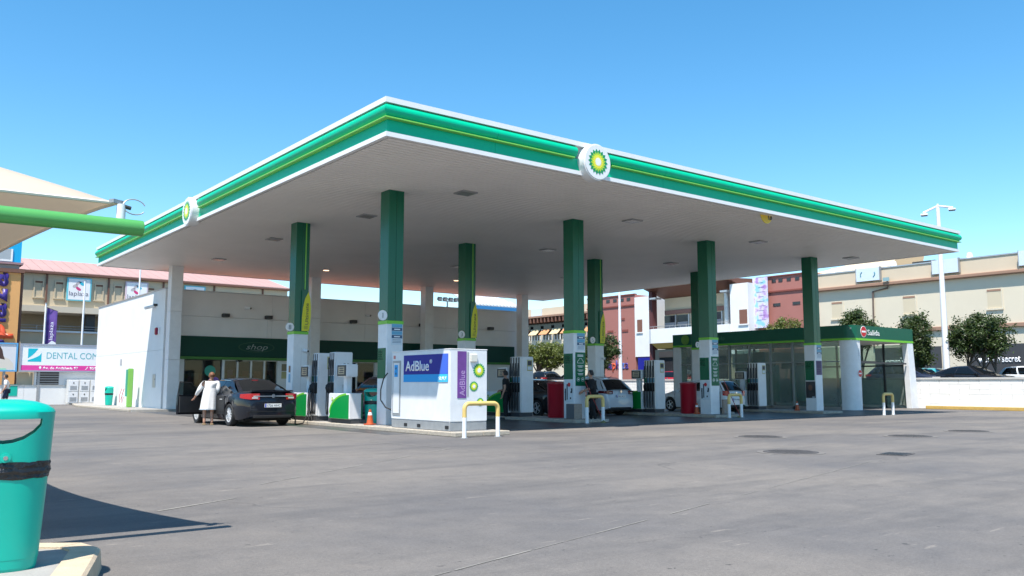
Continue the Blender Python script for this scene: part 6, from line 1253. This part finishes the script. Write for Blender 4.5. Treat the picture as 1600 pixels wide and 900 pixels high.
        LJ = {'pel': (pel, (.15*k, .125*k)), 'hl': (hl, .105*k), 'hr': (hr_, .105*k), 'kl': (G_[0], .075*k), 'kr': (G_[2], .075*k)}; LE = [('pel', 'hl'), ('hl', 'kl'), ('pel', 'hr'), ('hr', 'kr')]
        if long_bottom: LJ['al'] = (G_[1] + V(0, 0, 0.02), .06*k); LJ['ar'] = (G_[3] + V(0, 0, 0.02), .06*k); LE += [('kl', 'al'), ('kr', 'ar')]
        join([skinmesh(LJ, LE, 'pel')], bot_m, 'trousers' if long_bottom else 'shorts', t)
    for nm, an in (('l', G_[1]), ('r', G_[3])):
        MB().prism([(-0.045, -0.07), (0.045, -0.07), (0.055, 0.08), (0.045, 0.20), (0, 0.225), (-0.045, 0.20), (-0.055, 0.08)], lambda a, b: an + V(a, b, 0) + Vector((0, 0, -an.z)), lambda a, b: an + V(a * .9, b * .96, 0.05 if shoes is None else 0.075) + Vector((0, 0, -an.z))).build('shoe', shoes or shoe_m, t, bevel=0.012)
    return t
w_ = person('woman in a white tunic holding the open door of the dark saloon', (9.16, 26.95, 0), R(-14), 1.63, (0.06, 0.05), [(-0.25, 0.0, 1.13), (-0.34, 0.16, 0.90), (0.24, -0.02, 1.13), (0.20, 0.17, 0.95)], [(-0.09, 0.03, 0.48), (-0.09, -0.01, 0.07), (0.10, 0.0, 0.48), (0.10, -0.06, 0.07)], cl_white, cl_white, hair_br, sleeves=0.88, dress=True, bun=True, bulk=1.2)
m_ = person('man in black standing at the second island dispenser', (19.0, 24.55, 0), R(35), 1.75, (0.0, 0.02), [(-0.24, -0.03, 1.10), (-0.24, 0.06, 0.86), (0.24, 0.04, 1.10), (0.16, 0.24, 1.02)], [(-0.10, 0.02, 0.50), (-0.10, -0.02, 0.07), (0.10, 0.04, 0.50), (0.11, 0.02, 0.07)], cl_black, cl_black, hair_bk, sleeves=0.35, shoes=mat('black_shoe', (0.02, 0.02, 0.02), 0.5))
m2 = person('man in black holding a mop beside the second front column', (19.92, 21.0, 0), R(60), 1.72, (-0.03, 0.06), [(-0.22, 0.12, 1.12), (-0.10, 0.33, 1.05), (0.22, 0.10, 1.12), (0.08, 0.34, 1.0)], [(-0.11, 0.06, 0.50), (-0.13, -0.06, 0.07), (0.10, 0.03, 0.50), (0.12, 0.05, 0.07)], cl_black, cl_black, hair_bk, sleeves=0.6, shoes=shoe_m)
person('man in a white shirt and navy shorts walking past the green hatch at left', (6.9, 50.5, 0), R(75), 1.76, (0.0, 0.05), [(-0.25, 0.02, 1.10), (-0.24, 0.16, 0.88), (0.26, -0.08, 1.12), (0.28, 0.02, 0.90)], [(-0.10, 0.12, 0.50), (-0.10, 0.08, 0.07), (0.10, 0.0, 0.50), (0.10, -0.16, 0.10)], cl_white, cl_navy, hair_bk, long_bottom=False, sleeves=0.4)
t = thing('mop', 'long handled mop leaning from the man in black to the ground', 'mop', (19.75, 20.55, 0)); MB().cyl((0.05, -0.15, 0.06), (-0.22, 0.42, 1.35), 0.014, n=8).build('handle', mat('mop_red', (0.30, 0.03, 0.02), 0.4), t); MB().lathe([(0.03, 0.10), (0.05, 0.06), (0.11, 0.0)], 14, (0.05, -0.15, 0.0)).build('mop_head', mat('mop_olive', (0.22, 0.2, 0.08), 0.95, var=0.4, vscale=40), t)
t = thing('squeegee', 'long handled squeegee leaning on the third front column hoop', 'squeegee', (26.95, 20.6, 0)); MB().cyl((0.12, -0.12, 0.05), (-0.28, 0.32, 1.45), 0.013, n=8).build('handle', mat('mop_red', (0.30, 0.03, 0.02), 0.4), t); MB().boxc((0.12, -0.12, 0.03), (0.28, 0.05, 0.05)).build('blade', MATS['mop_olive'], t)
B(26.44, 20.9, IZ, 26.46, 20.92, 0.98).build('brush_handle', dark) ; o = bpy.data.objects['brush_handle']; tag(o, 'thin dark rod standing against the third front column', 'rod')

# ------------------------------------------------------------------ trees
bark = mat('bark', (0.13, 0.10, 0.075), 0.95, var=0.3, vscale=14, bump=0.8, bscale=30)
leaf_f = mat('leaf_bright', (0.115, 0.14, 0.026), 0.5, island=0.6); leaf_d = mat('leaf_dark', (0.05, 0.078, 0.02), 0.45, island=0.6)
for lm_ in (leaf_f, leaf_d):
    nt = lm_.node_tree; pb = nt.nodes['Principled BSDF']; tr = nt.nodes.new('ShaderNodeBsdfTranslucent'); c = lm_.node_tree.nodes['Principled BSDF'].inputs['Base Color'].default_value; tr.inputs[0].default_value = (c[0]*1.4, c[1]*1.5, c[2]*0.8, 1)
    ms = nt.nodes.new('ShaderNodeMixShader'); ms.inputs[0].default_value = 0.3; mo = nt.nodes['Material Output']; nt.links.new(pb.outputs[0], ms.inputs[1]); nt.links.new(tr.outputs[0], ms.inputs[2]); nt.links.new(ms.outputs[0], mo.inputs[0])
def crown_mesh(ells, nclump, nleaf, size, m, rnd, clump_r=0.34):
    mb = MB()
    tot = sum(e[3]*e[4]*e[5] for e in ells)
    for e in ells:
        for c in range(max(3, int(nclump * e[3]*e[4]*e[5] / tot))):
            d = Vector((rnd.gauss(0, 1), rnd.gauss(0, 1), rnd.gauss(0, 1))).normalized(); r_ = rnd.uniform(0.15, 1.0) ** 0.55
            cc = Vector((e[0] + d.x*e[3]*r_, e[1] + d.y*e[4]*r_, e[2] + d.z*e[5]*r_)); cr = clump_r * rnd.uniform(0.6, 1.3)
            for q in range(nleaf):
                o = Vector((rnd.gauss(0, .5), rnd.gauss(0, .5), rnd.gauss(0, .42))) * cr; p = cc + o; s = size * rnd.uniform(0.7, 1.3)
                a = Vector((rnd.gauss(0, 1), rnd.gauss(0, 1), rnd.gauss(0, .6))).normalized(); nrm = (Vector((o.x, o.y, abs(o.z) + 0.25*cr)).normalized() + Vector((rnd.gauss(0, .5), rnd.gauss(0, .5), rnd.gauss(0, .5)))).normalized(); b = nrm.cross(a)
                if b.length < 1e-3: continue
                b = b.normalized() * s * 0.42; a = b.cross(nrm).normalized() * s; i = len(mb.v)
                mb.v += [tuple(p - a*0.5), tuple(p + b*0.5 - nrm*s*0.06), tuple(p + a*0.55 - nrm*s*0.12), tuple(p - b*0.5 - nrm*s*0.06)]; mb.f.append((i, i+1, i+2, i+3))
    return mb.mesh('crown', m, fix=False)
def tree(label, loc, trunks, ells, leaf, nclump=70, nleaf=60, size=0.14, seed=1, group='trees in the car park', clump_r=0.34):
    rnd = random.Random(seed); t = thing('tree', label, 'tree', loc, 0, group)
    for (a, b, r0, r1) in trunks:
        a, b = Vector(a), Vector(b); n = 6; pts = [a.lerp(b, k/n) + Vector((rnd.uniform(-.05, .05), rnd.uniform(-.05, .05), 0)) * (k > 0) for k in range(n+1)]; tr_ = MB().tube(pts, [r0 + (r1 - r0)*k/n for k in range(n+1)], 9).build('trunk', bark, t, smooth=True)
        for e in ells:
            for q in range(5):
                d = Vector((rnd.uniform(-.7, .7)*e[3], rnd.uniform(-.7, .7)*e[4], rnd.uniform(-.3, .7)*e[5])); tgt = Vector(e[:3]) + d; st = pts[rnd.randint(3, n)]; md_ = st.lerp(tgt, .5) + Vector((0, 0, .15)); MB().tube([st, md_, tgt], [r1*.8, r1*.5, r1*.2], 6).build('limb', bark, tr_, smooth=True)
    obj('crown', crown_mesh(ells, nclump, nleaf, size, leaf, rnd, clump_r), t)
tree('round crowned double tree behind the white wall at right', (51.3, 22.1, 0.85), [((0, 0.55, 0), (0.1, 0.75, 2.2), .06, .04), ((0, -0.1, 0), (0, -0.2, 2.3), .11, .06), ((0, -0.75, 0), (0, -0.95, 2.2), .06, .04)], [(0, 0.75, 3.05, .95, .95, 1.15), (0, -0.75, 3.2, 1.0, 1.0, 1.25), (0.1, 0.0, 3.4, .8, .8, 1.1)], leaf_d, 190, 80, 0.17, 3)
tree('small dark tree between the car wash and the lamp pole', (51.3, 25.75, 0.85), [((0, 0, 0), (0, 0, 2.0), .09, .05)], [(0, 0, 3.1, .85, .85, 1.65), (0.1, -.25, 2.3, .6, .55, .8)], leaf_d, 130, 80, 0.17, 5)
tree('tree top showing above the car wash roof by the green column', (51.5, 29.4, 0.85), [((0, 0, 0), (0, 0, 3.0), .10, .06)], [(0, 0.2, 4.2, .95, 1.15, 1.0), (0, -.5, 3.6, .8, .7, .8)], leaf_d, 110, 80, 0.17, 8)
tree('tree top above the car wash roof below the colourful banner', (51.5, 35.0, 0.85), [((0, 0, 0), (0, 0, 3.0), .10, .06)], [(0, 0, 4.1, .95, 1.35, .95)], leaf_f, 55, 70, 0.17, 9)
FE = [(0, 0, 3.6, 2.3, 2.5, 1.35), (0.3, 1.6, 3.3, 1.7, 1.6, 1.1), (-.2, -1.6, 3.4, 1.8, 1.7, 1.15)]
tree('wide rounded ficus tree between the shop and the second front column', (58, 68.4, 0.85), [((0, 0.6, 0), (0, 1.2, 2.7), .22, .13), ((0, -.3, 0), (0.2, -.9, 2.7), .2, .12)], FE, leaf_f, 120, 90, 0.26, 11, clump_r=.62)
tree('second wide ficus tree partly hidden by the front column', (58.5, 63.6, 0.85), [((0, 0, 0), (0, 0, 2.6), .2, .12)], FE, leaf_f, 120, 90, 0.26, 12, clump_r=.62)
tree('darker ficus tree left of the coloured letters', (55, 56.6, 0.85), [((0, 0, 0), (0, 0, 2.4), .18, .1)], [(0, 0, 3.55, 1.4, 1.5, 1.65), (0, .8, 3.3, 1.2, 1.1, 1.2)], leaf_d, 90, 90, 0.24, 13, clump_r=.5)
